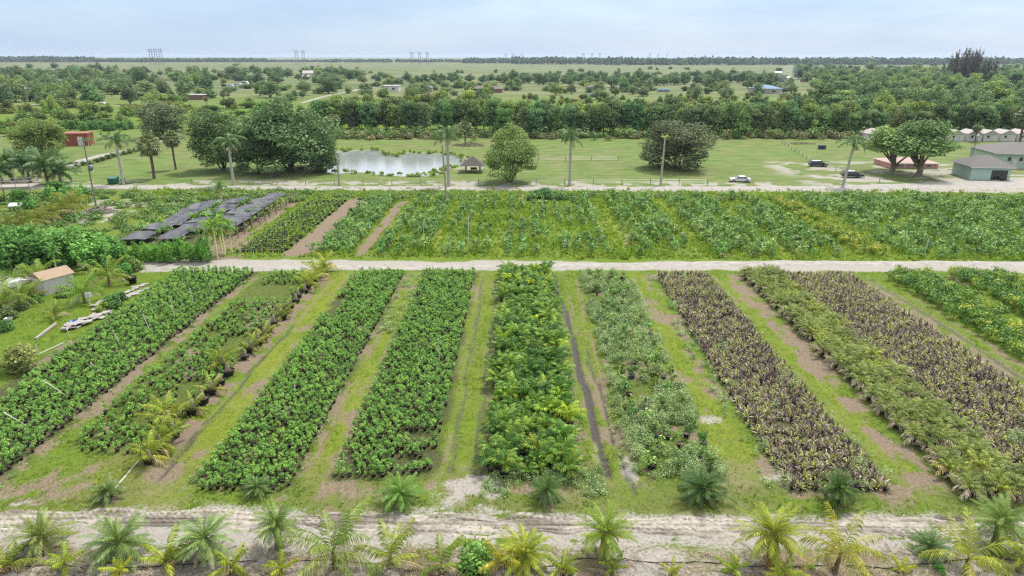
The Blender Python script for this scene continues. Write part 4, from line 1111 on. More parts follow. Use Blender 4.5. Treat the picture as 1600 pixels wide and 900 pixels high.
# thick woods right of the far houses
for py in [113, 117, 122, 128, 135, 143, 152, 162, 173, 185]:
    hh = (py - 88) * .40; x0 = np.interp(py, [112, 135, 150, 165, 190], [1240, 1275, 1330, 1300, 1250])
    for x in np.arange(x0, 1640, hh * .95 + 3):
        if abs(x - 1505) < 28 and 120 < py < 132: continue
        cc = [(.85, .95, .9), (1.0, 1.05, .95), (1.5, 1.4, .95), (1.3, 1.2, 1.25)][rng.choice(4, p=[.3, .3, .25, .15])]
        nm = {(1.5, 1.4, .95): "yellowish", (1.3, 1.2, 1.25): "greyish"}.get(cc, "dark green")
        put_tree('dome' if rng.random() < .7 else 'belt', x + rng.normal() * 3, py + rng.normal() * 2, hh * rng.uniform(.95, 1.6) + 3, hh * rng.uniform(.75, 1.1) + 3, "woodland_tree", nm + " leafy tree in the thick woods behind the white sheds",
                 nm + " trees of the thick woods", cc)
# low scrub and young palms between the belt and the far houses
for k in range(150):
    x = rng.uniform(1000, 1320); y = rng.uniform(146, 176)
    if y < 150 + max(0, (1060 - x) * .25): continue
    put_tree('bush', x, y, rng.uniform(8, 15), rng.uniform(6, 11), "scrub_bush", "low yellowish-brown scrub bush beyond the tree belt", "low scrub beyond the belt", tuple(rng.uniform([1.08, 0.94, 0.65], [1.77, 1.43, 1.02])), cat="bush")
for k in range(70):
    x = rng.uniform(600, 1000); y = rng.uniform(155, 170)
    put_tree('bush', x, y, rng.uniform(9, 18), rng.uniform(6, 11), "scrub_bush", "low yellowish-brown scrub bush beyond the tree belt", "low scrub beyond the belt", tuple(rng.uniform([0.86, 0.86, 0.58], [1.50, 1.29, 0.75])), cat="bush")
# hedges and bushes
for k, x in enumerate(np.arange(92, 205, 9)):
    put_tree('bush', x, 203 + rng.normal() * 1, 18, 15, "hedge_bush", "dark clipped-looking bush of the bank behind the red shed", "dark bushes behind the red shed", (.8, 1.05, .7), cat="bush")
for k in range(150):
    x = rng.uniform(-5, 480); y = rng.uniform(163, 216)
    if (y > 200 and 90 < x) or y < 168 and x < 200: continue
    put_tree('bush', x, y, rng.uniform(14, 40), rng.uniform(8, 20), "wild_bush", "loose yellow-green bush in the rough ground behind the red shed", "loose bushes behind the red shed", tuple(rng.uniform([0.79, 0.86, 0.58], [1.36, 1.22, 0.68])), cat="bush")
for x, y in [(120, 262), (130, 259), (140, 257), (150, 254), (160, 252), (168, 249), (176, 246), (184, 244), (193, 242), (201, 240), (209, 238), (217, 236)]:
    put_tree('bush', x, y, 13, 8, "hedge_bush", "low rough hedge bush lining the curving drive", "hedge along the curving drive", (1.2, 1.1, 1), cat="bush")
HB = (1.0, 1.45, .6)
for x in np.arange(196, 330, 14):      # in front of the shade house
    put_tree('bush', x, 409 + rng.normal() * 1, 25, 33 + rng.normal() * 3, "screen_bush", "bright green screen bush in front of the black shade house", "screen bushes before the shade house", HB, cat="bush")
for x, y, w_, h_ in [(15, 424, 80, 58), (60, 425, 75, 54), (100, 420, 70, 52), (140, 422, 66, 50), (178, 426, 50, 42), (120, 400, 80, 44), (60, 400, 80, 42), (10, 398, 80, 44), (165, 404, 50, 38), (35, 412, 60, 50), (85, 408, 60, 46), (190, 412, 40, 34)]:
    put_tree('bush', x, y, w_, h_, "screen_bush", "tall green bush in the thicket behind the beige shed", "thicket behind the beige shed", (.85, 1.25, .65), cat="bush")
for x, y, w_, h_ in [(45, 340, 50, 34), (75, 328, 50, 36), (105, 318, 46, 28), (30, 322, 40, 26), (122, 308, 30, 20), (85, 305, 40, 22)]:
    put_tree('bush', x, y, w_, h_, "screen_bush", "dense green bush beside the raised wooden deck", "dense bushes beside the wooden deck", (.85, 1.2, .65), cat="bush")
for x, y, w_, h_ in [(850, 312, 40, 18), (835, 313, 30, 13), (872, 313, 30, 14)]:
    put_tree('bush', x, y, w_, h_, "ditch_bush", "dark sprawling bush on the ditch edge before the straight road", "dark ditch bushes", (.85, 1.1, .8), cat="bush")
for k in range(26):
    x = rng.uniform(160, 1600); put_tree('bush', x, 312 + rng.normal() * 3, rng.uniform(10, 20), rng.uniform(4, 8), "ditch_bush", "small green bush along the weedy ditch before the straight road", "small ditch bushes", tuple(rng.uniform([0.72, 0.94, 0.58], [1.09, 1.29, 0.75])), cat="bush")
put_tree('bush', 20, 585, 70, 44, "bare_bush", "brownish sparse bush at the mown yard edge", None, (1.5, 1.1, .85), 0, "bush")
for x, y, w_, h_, l_ in [(160, 487, 30, 16, "yellow-green shrub beside the white post"), (172, 484, 38, 22, "dark green shrub beside the white post"), (188, 470, 26, 16, "leafy shrub beside the broken paving row")]:
    put_tree('bush', x, y, w_, h_, "garden_shrub", l_, None, (1.8, 1.6, .75) if 'yellow' in l_ else (.8, 1.1, .75), None, "shrub")
for x, y, w_, h_ in [(8, 500, 34, 20), (30, 486, 26, 16), (2, 520, 30, 20), (50, 476, 30, 16), (100, 464, 34, 16), (5, 448, 40, 26), (30, 444, 36, 24), (205, 424, 36, 24), (190, 432, 30, 20)]:
    put_tree('bush', x, y, w_, h_, "garden_bush", "low green garden bush around the beige shed and mown yard", "garden bushes around the beige shed", tuple(rng.uniform([.7, .85, .6], [1.1, 1.2, .8])), cat="bush")
for x, y, h in [(20, 460, 50), (33, 478, 46), (3, 486, 48), (62, 448, 48)]:
    put_palm_later.append((x, y, h))
# far treeline, one mass
g = G_(901); lob = []
def tl(x0, x1, top, base, step, thr=0.):
    for x in np.arange(x0, x1, step):
        p = G(x, base); s = S(x, base); hh = (base - top) * s * (.75 + .5 * fbm(np.array([x]), np.array([base * 3.]), 25)[0])
        lob.append((p[0], p[1] + g.uniform(0, 250), hh * .45, step * s * .9, 60, hh * .55))
tl(-20, 95, 89.0, 97.5, 2.5); tl(95, 392, 92.0, 97.2, 2.5); tl(500, 720, 93.6, 97.4, 4); tl(720, 800, 92.0, 99, 2.5); tl(800, 940, 90.2, 100.5, 2.2); tl(940, 1640, 90.9, 101.8, 2.2); tl(400, 520, 94.5, 97, 5)
tag(obj("treeline", [leaf_cloud(g, lob, 45000, 6.0, up=.5, rnd=.7, aspect=.6, tonevar=.7, hollow=.5)], [M['farwood']]), "long bluish wood along the horizon", kind="stuff")
# dry reeds at the foot of the belt
sp = [(p_[0], p_[1], rng.uniform(.8, 1.8), rng.uniform(1.2, 3.0)) for p_ in [G(rng.uniform(520, 1350), 216 + rng.normal() * 1.5) for k in range(150)]]
reed = leafmat("dry_reed", [(.09, .10, .04), (.20, .19, .10), (.34, .30, .19)], .2, .8)
M['reed'] = reed
clump_field("reeds", "dry brownish reeds along the foot of the tree belt", sp, 'reed', .35, 18000, .9)
sp = [(p_[0], p_[1], rng.uniform(.8, 2.0), rng.uniform(1.2, 4.0)) for p_ in [G(rng.uniform(500, 1620), 215 + rng.normal() * 1.6) for k in range(420)]]
clump_field("belt_undergrowth", "green undergrowth along the foot of the tree belt", sp, 'scrub', .38, 30000, .9)
# banana-like plants by the red shed
for k in range(16):
    x = rng.uniform(120, 205); y = rng.uniform(216, 229)
    place(royal_proto[2], "banana_plant", "bright green big-leaved plant in the plot beside the red shed", "plant", tuple(G(x, y)), rng.random() * 6.28, rng.uniform(.4, .6), "big-leaved plants beside the red shed", (1.8, 1.8, 1.2))

# ------------------------------------------------------------------ palms standing in the middle distance
def put_palm(pr, v, px, py, h, nomh, name, label, group=None, color=None, tilt=0.0, wid=1.0):
    s = S(px, py) * h / nomh
    return place(pr[v], name, label, "palm", tuple(G(px, py)), rng.random() * 6.28, (s * wid, s * wid, s), group, color, tilt)
put_palm(royal_proto, 0, 365, 289, 72, 10.6, "royal_palm", "royal palm with pale trunk in front of the large mid-green pond tree", wid=1.3)
put_palm(royal_proto, 1, 193, 288, 74, 9.9, "royal_palm", "royal palm with pale trunk rising behind the green dumpster", wid=1.15)
put_palm(royal_proto, 0, 701, 291, 86, 10.6, "royal_palm", "royal palm beside the pond with a wooden pole before it", wid=1.15)
put_palm(royal_proto, 1, 890, 290, 84, 9.9, "royal_palm", "royal palm with white trunk alone before the pasture fence", wid=1.05)
put_palm(royal_proto, 0, 1317, 290, 72, 10.6, "royal_palm", "royal palm leaning beside the dark estate car", wid=1.25, tilt=.10)
put_palm(cabbage_proto, 0, 241, 279, 66, 6.9, "fan_palm", "round-headed fan palm, the larger of two in the grass", wid=1.2)
put_palm(cabbage_proto, 1, 275, 265, 56, 8.0, "fan_palm", "round-headed fan palm, the smaller and farther of two in the grass", wid=1.15)
put_palm(cabbage_proto, 0, 522, 214, 34, 6.9, "fan_palm", "fan palm at the edge of the tree belt beyond the pond", wid=1.4)
put_palm(cabbage_proto, 0, 727, 225, 34, 6.9, "fan_palm", "fan palm standing over the brush pile", wid=1.35)
put_palm(cabbage_proto, 1, 1523, 222, 26, 8.0, "fan_palm", "small fan palm in front of the white sheds", wid=1.4)
put_palm(cabbage_proto, 0, 1592, 228, 56, 6.9, "fan_palm", "tall shaggy fan palm at the end of the white sheds", wid=1.1)
for x, y, h in [(285, 159, 15), (350, 161, 18), (323, 165, 13), (357, 158, 14), (175, 151, 18), (40, 166, 16), (940, 137, 9)]:
    put_palm(cabbage_proto, 0, x, y, h, 6.9, "fan_palm", "small far fan palm beside the pale far lane and fields", "small far fan palms", wid=1.3)
for x, y, h in [(340, 404, 60), (352, 400, 55), (330, 398, 48), (362, 394, 46), (346, 390, 58)]:
    put_palm(royal_proto, 2, x, y, h, 5.4, "clustered_palm", "bright green palm in the cluster at the corner of the shade house", "palm cluster at the shade house corner", (1.9, 1.9, 1.0), wid=.85)
put_palm(royal_proto, 2, 347, 322, 36, 5.4, "clustered_palm", "small palm behind the shade house near the straight road", None, (1.6, 1.6, 1.0))
for x, y, h in [(20, 282, 48), (48, 285, 50), (75, 288, 52), (95, 286, 46), (5, 290, 40), (62, 276, 44)]:
    put_palm(feather_proto, int(rng.integers(2)), x, y, h * 1.05, 5.6, "feather_palm", "dark arching feather palm in the group behind the wooden deck", "dark feather palms behind the deck", (.85, .9, .9), wid=1.1)
for x, y, h in [(18, 366, 46), (40, 365, 48), (62, 358, 46), (82, 350, 44), (98, 342, 54), (115, 334, 50), (3, 372, 44), (72, 350, 40)]:
    put_palm(coco_proto, 3, x, y, h, 3.9, "coconut_palm", "scruffy coconut palm with hanging brown fronds, in the row below the wooden deck", "scruffy coconut palms below the deck", (1.0, .9, .75), wid=.8)
for x, y, h, l_ in [(133, 474, 52, "garden palm leaning beside the white post"), (172, 447, 52, "bushy garden palm near the end of the sandy road"), (88, 498, 44, "young palm at the end of the wooden beam"), (12, 480, 46, "palm in front of the grey-roofed shelter"),
                    (47, 470, 46, "palm at the corner of the beige shed"), (90, 448, 40, "tall palm behind the beige shed")]:
    put_palm(coco_proto, 1 if h < 50 else 0, x, y, h, 3.0, "garden_palm", l_, None, tuple(rng.uniform([.8, .9, .8], [1.2, 1.2, 1.0])), wid=.9)
for k in range(12):
    x = rng.uniform(0, 150); y = rng.uniform(402, 432)
    put_palm(royal_proto, 2, x, y, rng.uniform(38, 52), 5.4, "thicket_palm", "slender arching palm in the thicket behind the beige shed", "thicket palms behind the beige shed", (1.2, 1.5, .9), wid=1.0)
for x, y, h in put_palm_later:
    put_palm(coco_proto, 0, x, y, h, 3.0, "garden_palm", "feathery garden palm crowding the low white-roofed shelter", "garden palms around the white-roofed shelter", (.8, .95, .8))
# the row of wrapped potted coconut palms
wrap_ch = lathe([(.13, .28), (.19, .5), (.17, .75), (.10, 1.05), (.05, 1.1)], 9)
wrap = mesh_data("burlap_wrap", wrap_ch, [M['burlap']])
cpot = mesh_data("pot", pot_chunks(.44, .45, 12), [M['pot'], M['soil']])
for k, y in enumerate(np.linspace(42.5, 89, 27)):
    x = -26.9 + rng.normal() * .15 - (1.5 if k in (3, 9) else 0)
    good = k in (0, 1, 3, 9, 22, 24, 26)
    pr = [coco_proto[2 if not good else 1][i] for i in ((1, 2) if not good and rng.random() < .45 else (0, 1, 2))] + [("burlap_wrap", wrap), ("pot", cpot)]
    place(pr, "potted_coconut_palm", "coconut palm in a big black pot with " + ("yellow-green fronds" if good else "withered fronds") + ", beside the patchy bed", "palm",
          (x, y, 0), rng.random() * 6.28, rng.uniform(1.0, 1.25) * (1.15 if k > 21 else 1), "thriving potted coconut palms of the single row" if good else "withered potted coconut palms of the single row", (1.2, 1.15, .75) if good else (1, .95, .75))

# ------------------------------------------------------------------ front rows of palms   (kind, base px, base py, height px, colour, label)
D, C = 'date', 'coco'
FRONT = [
    (D, 72, 856, 86, (1.0, .95, .7), 0, "date palm with yellow-tipped lower fronds, first along the sand track"),
    (D, 190, 868, 100, (1, 1.05, 1), 1, "blue-green date palm above two dry fronds, second along the sand track"),
    (D, 323, 874, 98, (.95, 1.05, 1.05), 3, "dense blue-green date palm beside a small coconut palm with dead fronds"),
    (D, 437, 858, 92, (1.15, 1.2, .85), 2, "light green date palm next to the large coconut palm"),
    (D, 822, 888, 86, (1.6, 1.4, .55), 1, "yellowish date palm drooping to the ground beside the leafy bush"),
    (D, 943, 868, 100, (1.55, 1.5, .6), 2, "yellow-green date palm on a clear dark trunk"),
    (D, 1205, 892, 120, (1.7, 1.4, .5), 2, "golden yellow date palm with bare dark trunk, the yellowest"),
    (D, 1556, 852, 106, (.9, 1.0, .8), 2, "full dark green date palm on a thick trunk beside the puddle"),
    (D, 1448, 866, 62, (.85, 1.0, 1.1), 1, "small bluish date palm between coconut palms"),
    (D, 168, 778, 44, (.9, .95, .85), 1, "young date palm at the end of the long white pipe"),
    (D, 403, 770, 44, (.85, .95, .9), 1, "young date palm at the corner of the dense shrub bed"),
    (D, 626, 784, 62, (.75, 1.05, .7), 1, "young upright date palm in front of the shrub bed by the ruts"),
    (D, 856, 780, 60, (.65, .8, .72), 0, "young dark date palm in front of the tall centre bed"),
    (D, 1096, 778, 72, (.5, .66, .55), 1, "dark upright date palm in front of the weedy bed"),
    (D, 1308, 784, 74, (.55, .72, .5), 3, "dark spreading date palm in front of the strap-leaved bed"),
    (C, 525, 892, 112, (.85, .95, .8), 0, "large dark coconut palm with one bleached frond beside the light green date palm"),
    (C, 612, 890, 84, (1.0, 1.0, .8), 1, "coconut palm with upright fronds between the large dark one and the short one"),
    (C, 692, 892, 62, (1.1, 1.1, .8), 1, "short coconut palm beside the leafy green bush"),
    (C, 1303, 894, 100, (1.25, 1.1, .75), 0, "large pale green coconut palm right of the golden date palm"),
    (C, 1508, 896, 96, (1.15, 1.1, .8), 0, "coconut palm with two bleached fronds near the puddle"),
    (C, 1590, 898, 74, (1.1, 1.05, .7), 1, "coconut palm partly cut by the frame beyond the puddle"),
    (C, 265, 892, 66, (1.2, 1.15, .7), 2, "small coconut palm with dead fronds between two blue-green date palms"),
    (C, 365, 896, 52, (1.3, 1.2, .7), 2, "small yellow coconut palm beside the dense blue-green date palm"),
    (C, 102, 894, 50, (1.0, 1.1, .7), 2, "small coconut palm with a bleached spike near the first date palm"),
    (C, 12, 896, 54, (1.1, 1.0, .7), 2, "withering coconut palm at the very edge of the front row"),
    (C, 785, 892, 60, (1.4, 1.1, .6), 2, "half dried coconut palm next to the drooping yellowish date palm"),
    (C, 880, 896, 44, (1.2, 1.15, .7), 2, "small coconut palm between the two yellowish date palms"),
    (C, 958, 894, 42, (1.2, 1.2, .7), 2, "narrow upright coconut palm at the foot of the clear-trunked date palm"),
    (C, 1050, 898, 32, (1.3, 1.2, .7), 2, "tiny coconut palm by the black hose"),
    (C, 1146, 898, 38, (1.1, 1.2, .7), 2, "tiny coconut palm just before the golden date palm"),
    (C, 1411, 896, 34, (1.5, 1.4, .7), 2, "tiny yellow-green coconut palm in the debris before the small bluish date palm"),
    (C, 190, 900, 40, (1.5, 1.4, .7), 2, "tiny yellow coconut palm below the second date palm"),
    (C, 440, 898, 46, (1.4, 1.3, .7), 2, "small yellowish coconut palm below the light green date palm"),
    (C, 1225, 915, 50, (1.3, 1.3, .8), 1, "cropped coconut palm below the golden date palm"),
]
for kd, px, py, h, c, v, lb in FRONT:
    pr = date_proto if kd == D else coco_proto
    nom = {D: [2.35, 2.15, 2.8, 2.5], C: [2.9, 2.2, 1.5, 3.5]}[kd][v]
    s = S(px, py) * h / nom * (.84 if kd == D else .9)
    p = G(px, py)
    place(pr[v], "date_palm" if kd == D else "coconut_palm", lb, "palm", (p[0], p[1], float(ground_z(np.array([p[0]]), np.array([p[1]]))[0]) - .03), rng.random() * 6.28, (s * (1.08 if kd == D else 1) * rng.uniform(.9, 1.08),) * 2 + (s * rng.uniform(.92, 1.08),), None, c, rng.uniform(.02, .16))
p = G(748, 902); put_tree('bush', 748, 902, 74, 58, "leafy_bush", "light green leafy bush among the front coconut palms", None, (1.35, 1.6, .85), 1, "bush")
for x, y, l_ in [(1470, 896, "small dark green weed bush at the foot of the coconut palm by the puddle"), (1270, 898, "small weed clump beside the golden date palm")]:
    put_tree('bush', x, y, 24, 14, "weed_bush", l_, None, (1.1, 1.6, .8), None, "bush")
# dry frond litter on the front bank
g = G_(905); ch = []
for k in range(170):
    px = g.uniform(-20, 1620); py = g.uniform(858, 925)
    if fbm(np.array([px]), np.array([py]), 120.)[0] < .42: continue
    p = G(px, py)
    ch += frond(g, g.uniform(.7, 1.7), g.uniform(0, 6.28), R(g.uniform(2, 22)), R(20), 14, .3, .03, tone=g.uniform(.1, .6), fall=.5, base=(p[0], p[1], float(ground_z(p[:1], p[1:2])[0]) + .03))
px = g.uniform(-20, 1620, 7000); py = g.uniform(852, 925, 7000)
pp_ = np.array([G(a, b)[:2] for a, b in zip(px, py)])
kk = fbm(pp_[:, 0], pp_[:, 1], 2.2) > .42
ch.append(tufts(pp_[kk, 0], pp_[kk, 1], np.full(kk.sum(), .10), 2, 2.4, g.uniform(.05, .7, kk.sum()), .03))
tag(obj("frond_litter", ch, [M['dead']]), "dry fallen palm fronds littering the sandy front bank", kind="stuff")
# ------------------------------------------------------------------ buildings
def paint(name, c, **k): 
    if name not in M: M[name] = mat(name, c, tuple(x * .85 for x in c), k.get('scale', 2.), k.get('rough', .8))
    return M[name]
ROOFG = mat("grey_shingle", (.15, .14, .135), (.22, .21, .20), 3, .9, bump=.3)
def house(name, label, cat, px, py, wpx, hpx, depth, roof='gable', ridge='x', wall=None, roofm=None, rz=0.0, openings=(), eave=.35, rise=.35, group=None, offset=True):
    """wpx/hpx are photo pixels; openings (kind, x fraction, z fraction, w fraction, h fraction) on the near face"""
    s = S(px, py); W = wpx * s; Ht = hpx * s * 1.02; p = G(px, py)
    t = thing(name, label, cat, (p[0], p[1] + (depth / 2 if offset else 0), 0), rz, group)
    hw = Ht * (1 - rise)
    obj("wall", box(0, 0, -.1, W, depth, hw + .1), [wall], t)
    e = eave; hr = Ht - hw
    if roof == 'gable':
        if ridge == 'x':
            pr = [(-depth / 2 - e, -.08), (depth / 2 + e, -.08), (0, hr)]
            r = prism(pr, W + 2 * e)
        else:
            pr = [(-W / 2 - e, -.08), (W / 2 + e, -.08), (0, hr)]
            r = xf(prism(pr, depth + 2 * e), rz=R(90))
        r = [(V + np.array([0, 0, hw]), Fc) for V, Fc in r]
    elif roof == 'hip':
        a, b = W / 2 + e, depth / 2 + e; k = max(a - b, a * .25)
        V = np.array([[-a, -b, 0], [a, -b, 0], [a, b, 0], [-a, b, 0], [-k, 0, hr], [k, 0, hr]]) + [0, 0, hw]
        r = [(V, np.array([[0, 1, 5, 4], [2, 3, 4, 5]])), (V, np.array([[1, 2, 5], [3, 0, 4]])), (V, np.array([[3, 2, 1, 0]]))]
    else:
        r = box(0, 0, hw, W + 2 * e, depth + 2 * e, max(.12, hr))
    obj("roof", r, [roofm], t)
    if roof != 'flat': obj("fascia", box(0, -depth / 2 - e - .03, hw - .22, W + 2 * e, .05, .2) , [M['white']], t)
    for kd, fx, fz, fw, fh in openings:
        o = obj(kd, box((fx - .5) * W, -depth / 2 - .02, fz * hw, fw * W, .06, fh * hw), [M['glass_and_shade'] if kd in ('window', 'opening') else M['white'] if kd == 'door' else wall], t)  # an 'opening' is a dark panel on the wall, painting the shaded interior
        if kd == 'window' and wpx > 20:
            x0, z0, w_, h_ = (fx - .5) * W, fz * hw, fw * W, fh * hw
            obj("frame", box(x0, -depth / 2 - .05, z0 - .08, w_ + .16, .05, .08) + box(x0, -depth / 2 - .05, z0 + h_, w_ + .16, .05, .08) + box(x0 - w_ / 2 - .04, -depth / 2 - .05, z0, .08, .05, h_) + box(x0 + w_ / 2 + .04, -depth / 2 - .05, z0, .08, .05, h_), [M['white']], o)
    return t
cream, tan, pink, mint, sage, redw, blue_r, brown_r = (paint("cream_siding", (.86, .82, .76)), paint("tan_roof", (.44, .32, .22)), paint("pink_stucco", (.80, .42, .36)), paint("mint_siding", (.58, .76, .66)),
    paint("sage_siding", (.54, .68, .54)), paint("rust_red", (.36, .10, .07)), paint("blue_roof", (.20, .32, .48)), paint("brown_roof", (.20, .15, .13)))
white = M['white']; pinkroof = paint("pale_roof", (.55, .49, .47)); tarp = paint("blue_tarp", (.12, .35, .60)); gr2 = paint("grey_roof", (.26, .25, .27))
house("garden_shed", "beige shed with tan roof at the edge of the mown yard", "shed", 70, 460, 38, 34, 3.6, 'gable', 'y', cream, tan, R(-28), [('door', .3, 0, .2, .7)], .2, .25)
house("open_shelter", "low white-roofed shelter behind the palms by the beige shed", "shelter", 6, 466, 40, 26, 3.4, 'gable', 'x', cream, white, R(-20), (), .3, .3)
house("storage_shed", "rust-red metal shed beside the yellow-green tree", "shed", 116, 228, 38, 19, 5, 'flat', 'x', redw, paint("rust_roof", (.42, .16, .11)), R(12), [('door', .7, 0, .2, .8)], .15, .1)
house("cottage", "small white cottage with pale roof at the pasture edge", "house", 1366, 219, 26, 17, 5, 'hip', 'x', cream, pinkroof, 0, [('window', .22, .4, .18, .38), ('door', .5, .05, .12, .75), ('window', .76, .4, .18, .38)], .4, .4)
for x, w_ in [(1477, 16), (1493, 23), (1522, 22), (1547, 22), (1574, 22), (1600, 22)]:
    house("white_shed", "narrow white gabled shed raised on blocks, in the row before the woods", "shed", x, 221, w_, 17, 6, 'gable', 'y', cream, pinkroof, 0, [('door', .62, .05, .22, .62), ('window', .3, .45, .16, .3)], .25, .3, "row of white gabled sheds")
house("pink_house", "long pink house with pale roof behind the two shade trees", "house", 1428, 263, 74, 13, 9, 'hip', 'x', pink, paint("pink_roof", (.55, .40, .36)), 0, [('window', .15, .35, .08, .4), ('door', .3, .02, .05, .75), ('window', .5, .35, .08, .4), ('window', .8, .35, .08, .4)], .4, .4)
t = house("garage", "mint green garage with grey roof and wide open door", "garage", 1549, 281, 58, 34, 9, 'hip', 'x', mint, ROOFG, R(-6), [('opening', .72, 0.02, .40, .72)], .7, .42)
house("green_house", "pale green house with dark grey roof beside the garage", "house", 1614, 264, 104, 36, 14, 'hip', 'x', sage, ROOFG, R(-8), [('window', .2, .5, .05, .25), ('window', .36, .5, .05, .25), ('door', .28, 0, .05, .6), ('window', .48, .55, .09, .2)], .7, .36)
# far buildings
for nm, lb, x, y, w_, h_, d, rf, wl, rm in [
    ("white_barn", "white flat-roofed building beside the diagonal road", 610, 143, 26, 9, 10, 'flat', white, white),
    ("far_house", "small grey-roofed house right of the white flat-roofed building", 665, 144, 20, 11, 9, 'hip', paint("tan_wall", (.45, .38, .30)), gr2),
    ("far_house", "long brown-roofed house beyond the tree belt", 760, 145, 50, 10, 12, 'hip', paint("brick_wall", (.30, .15, .11)), brown_r),
    ("far_house", "grey hip-roofed house among the trees near the blue shelters", 931, 143, 26, 11, 12, 'hip', paint("tan_wall", (.45, .38, .30)), brown_r),
    ("far_house", "white gabled house before the far dark trees", 484, 121, 24, 10, 14, 'gable', white, paint("pale_roof", (.55, .49, .47))),
    ("far_house", "large blue-roofed building beside the smoke", 1200, 147, 42, 13, 16, 'hip', paint("pale_wall", (.48, .44, .44)), blue_r),
    ("blue_shelter", "blue tarpaulin shelter, the longer one beyond the belt", 936, 152, 29, 5, 6, 'flat', paint("pale_wall", (.48, .44, .44)), tarp),
    ("blue_shelter", "blue tarpaulin shelter, the shorter one near the fence", 1038, 144, 19, 4, 6, 'flat', paint("pale_wall", (.48, .44, .44)), tarp),
    ("far_shed", "white shed with a dark door near the blue shelters", 984, 142, 10, 6, 5, 'flat', white, white),
    ("far_house", "white house showing in a gap of the far trees", 1217, 117, 10, 5, 12, 'gable', white, white),
    ("far_house", "red-walled white-roofed house right of the blue-roofed building", 1232, 126, 13, 6, 12, 'gable', redw, white),
    ("far_house", "low red house with white roof nearest the smoke", 1203, 124, 13, 6, 12, 'gable', paint("tan_wall", (.45, .38, .30)), white),
    ("far_house", "long white-roofed house right of the red one", 1265, 128, 17, 6, 12, 'gable', paint("brick_wall", (.30, .15, .11)), white),
    ("far_shed", "white shed peeping between the dark far trees", 1123, 122, 6, 4, 6, 'gable', white, white),
    ("far_shed", "long pale shed in the far fields above the vehicles", 183, 118, 14, 4, 10, 'flat', paint("tan_wall", (.45, .38, .30)), white),
    ("far_shed", "white open shed above the row of campers", 378, 124, 15, 4, 8, 'flat', paint("tan_wall", (.45, .38, .30)), white),
    ("far_shed", "white shed at the edge of the far grassland", 4, 111, 9, 4, 9, 'gable', white, white),
    ("far_shed", "small white-roofed shed beyond the round field tree", 476, 122, 10, 4, 9, 'gable', white, white),
    ("far_shed", "reddish low shed in the far fields near the white gabled house", 448, 118, 16, 3, 9, 'gable', redw, paint("rust_roof", (.42, .16, .11))),
    ("far_shed", "white long shed beyond the pine clump", 1472, 111, 14, 5, 12, 'gable', white, white),
    ("far_shed", "open brown shed with a thin white roof near the far lane", 306, 156, 22, 8, 6, 'flat', paint("brick_wall", (.30, .15, .11)), white)]:
    house(nm, lb, "building", x, y, w_, h_, d, rf, 'x', wl, rm, rng.uniform(-.2, .2), [('window', .28, .35, .16, .35), ('window', .7, .35, .16, .35)] if w_ > 18 else [('door', .5, 0, .25, .7)], .4, .38 if rf != 'flat' else .12)
# thatched hut
p = G(739, 268); t = thing("thatched_hut", "open thatched hut with red bench at the pond edge", "hut", (p[0], p[1], 0))
thatch = mat("thatch", (.10, .085, .075), (.17, .15, .13), 6, .95, bump=.5)
obj("roof", [(np.array([[-3.1, -2.9, 1.75], [3.1, -2.9, 1.75], [3.1, 2.9, 1.75], [-3.1, 2.9, 1.75], [0, 0, 4.0]]), np.array([[0, 1, 4], [1, 2, 4], [2, 3, 4], [3, 0, 4]])), (np.array([[-3.1, -2.9, 1.75], [3.1, -2.9, 1.75], [3.1, 2.9, 1.75], [-3.1, 2.9, 1.75]]), np.array([[3, 2, 1, 0]]))], [thatch], t)
for x in (-1.8, 1.8):
    for y in (-1.6, 1.6): obj("post", tube([(x, y, -.1), (x, y, 2.4)], .12, 6), [M['pole']], t)
p2 = p + np.array([.2, -.3, 0]); b_ = thing("red_bench", "red bench under the thatched hut", "bench", tuple(p2))
rd = paint("red_paint", (.40, .07, .05))
obj("seat", box(0, 0, .42, 1.7, .5, .08), [rd], b_); obj("backrest", box(0, .24, .55, 1.7, .06, .55), [rd], b_)
for x in (-.7, .7): obj("leg", box(x, 0, 0, .1, .45, .42), [rd], b_)
# raised wooden deck on the left
p = G(28, 312); t = thing("wooden_deck", "raised grey timber deck with railing beside the dense bushes", "deck", (p[0] - 3.5, p[1] + .5, 0), R(12))
obj("floor", box(0, 0, 2.6, 13, 4.2, .18), [M['wood']], t)
obj("rim_beam", box(0, -2.13, 2.3, 13, .06, .34), [M['wood']], t)
for x in np.linspace(-6.2, 6.3, 6):
    obj("support_post", box(x, -1.8, 0, .22, .22, 2.3), [M['wood']], t)
    for y in (-2.02, 2.02): obj("rail_post", box(x, y, 2.78, .1, .1, 1.05), [M['wood']], t)
for y in (-2.02, 2.02):
    obj("top_rail", box(0, y, 3.83, 12.9, .16, .07), [M['wood']], t); obj("mid_rail", box(0, y, 3.32, 12.9, .05, .08), [M['wood']], t)
obj("end_rail", box(6.4, 0, 3.83, .14, 4.0, .06), [M['wood']], t)
p = G(24, 326); house("hutch", "small white-roofed box shelter under the wooden deck", "shelter", 22, 330, 15, 12, 1.8, 'gable', 'x', M['wood'], white, R(15), (), .15, .3)

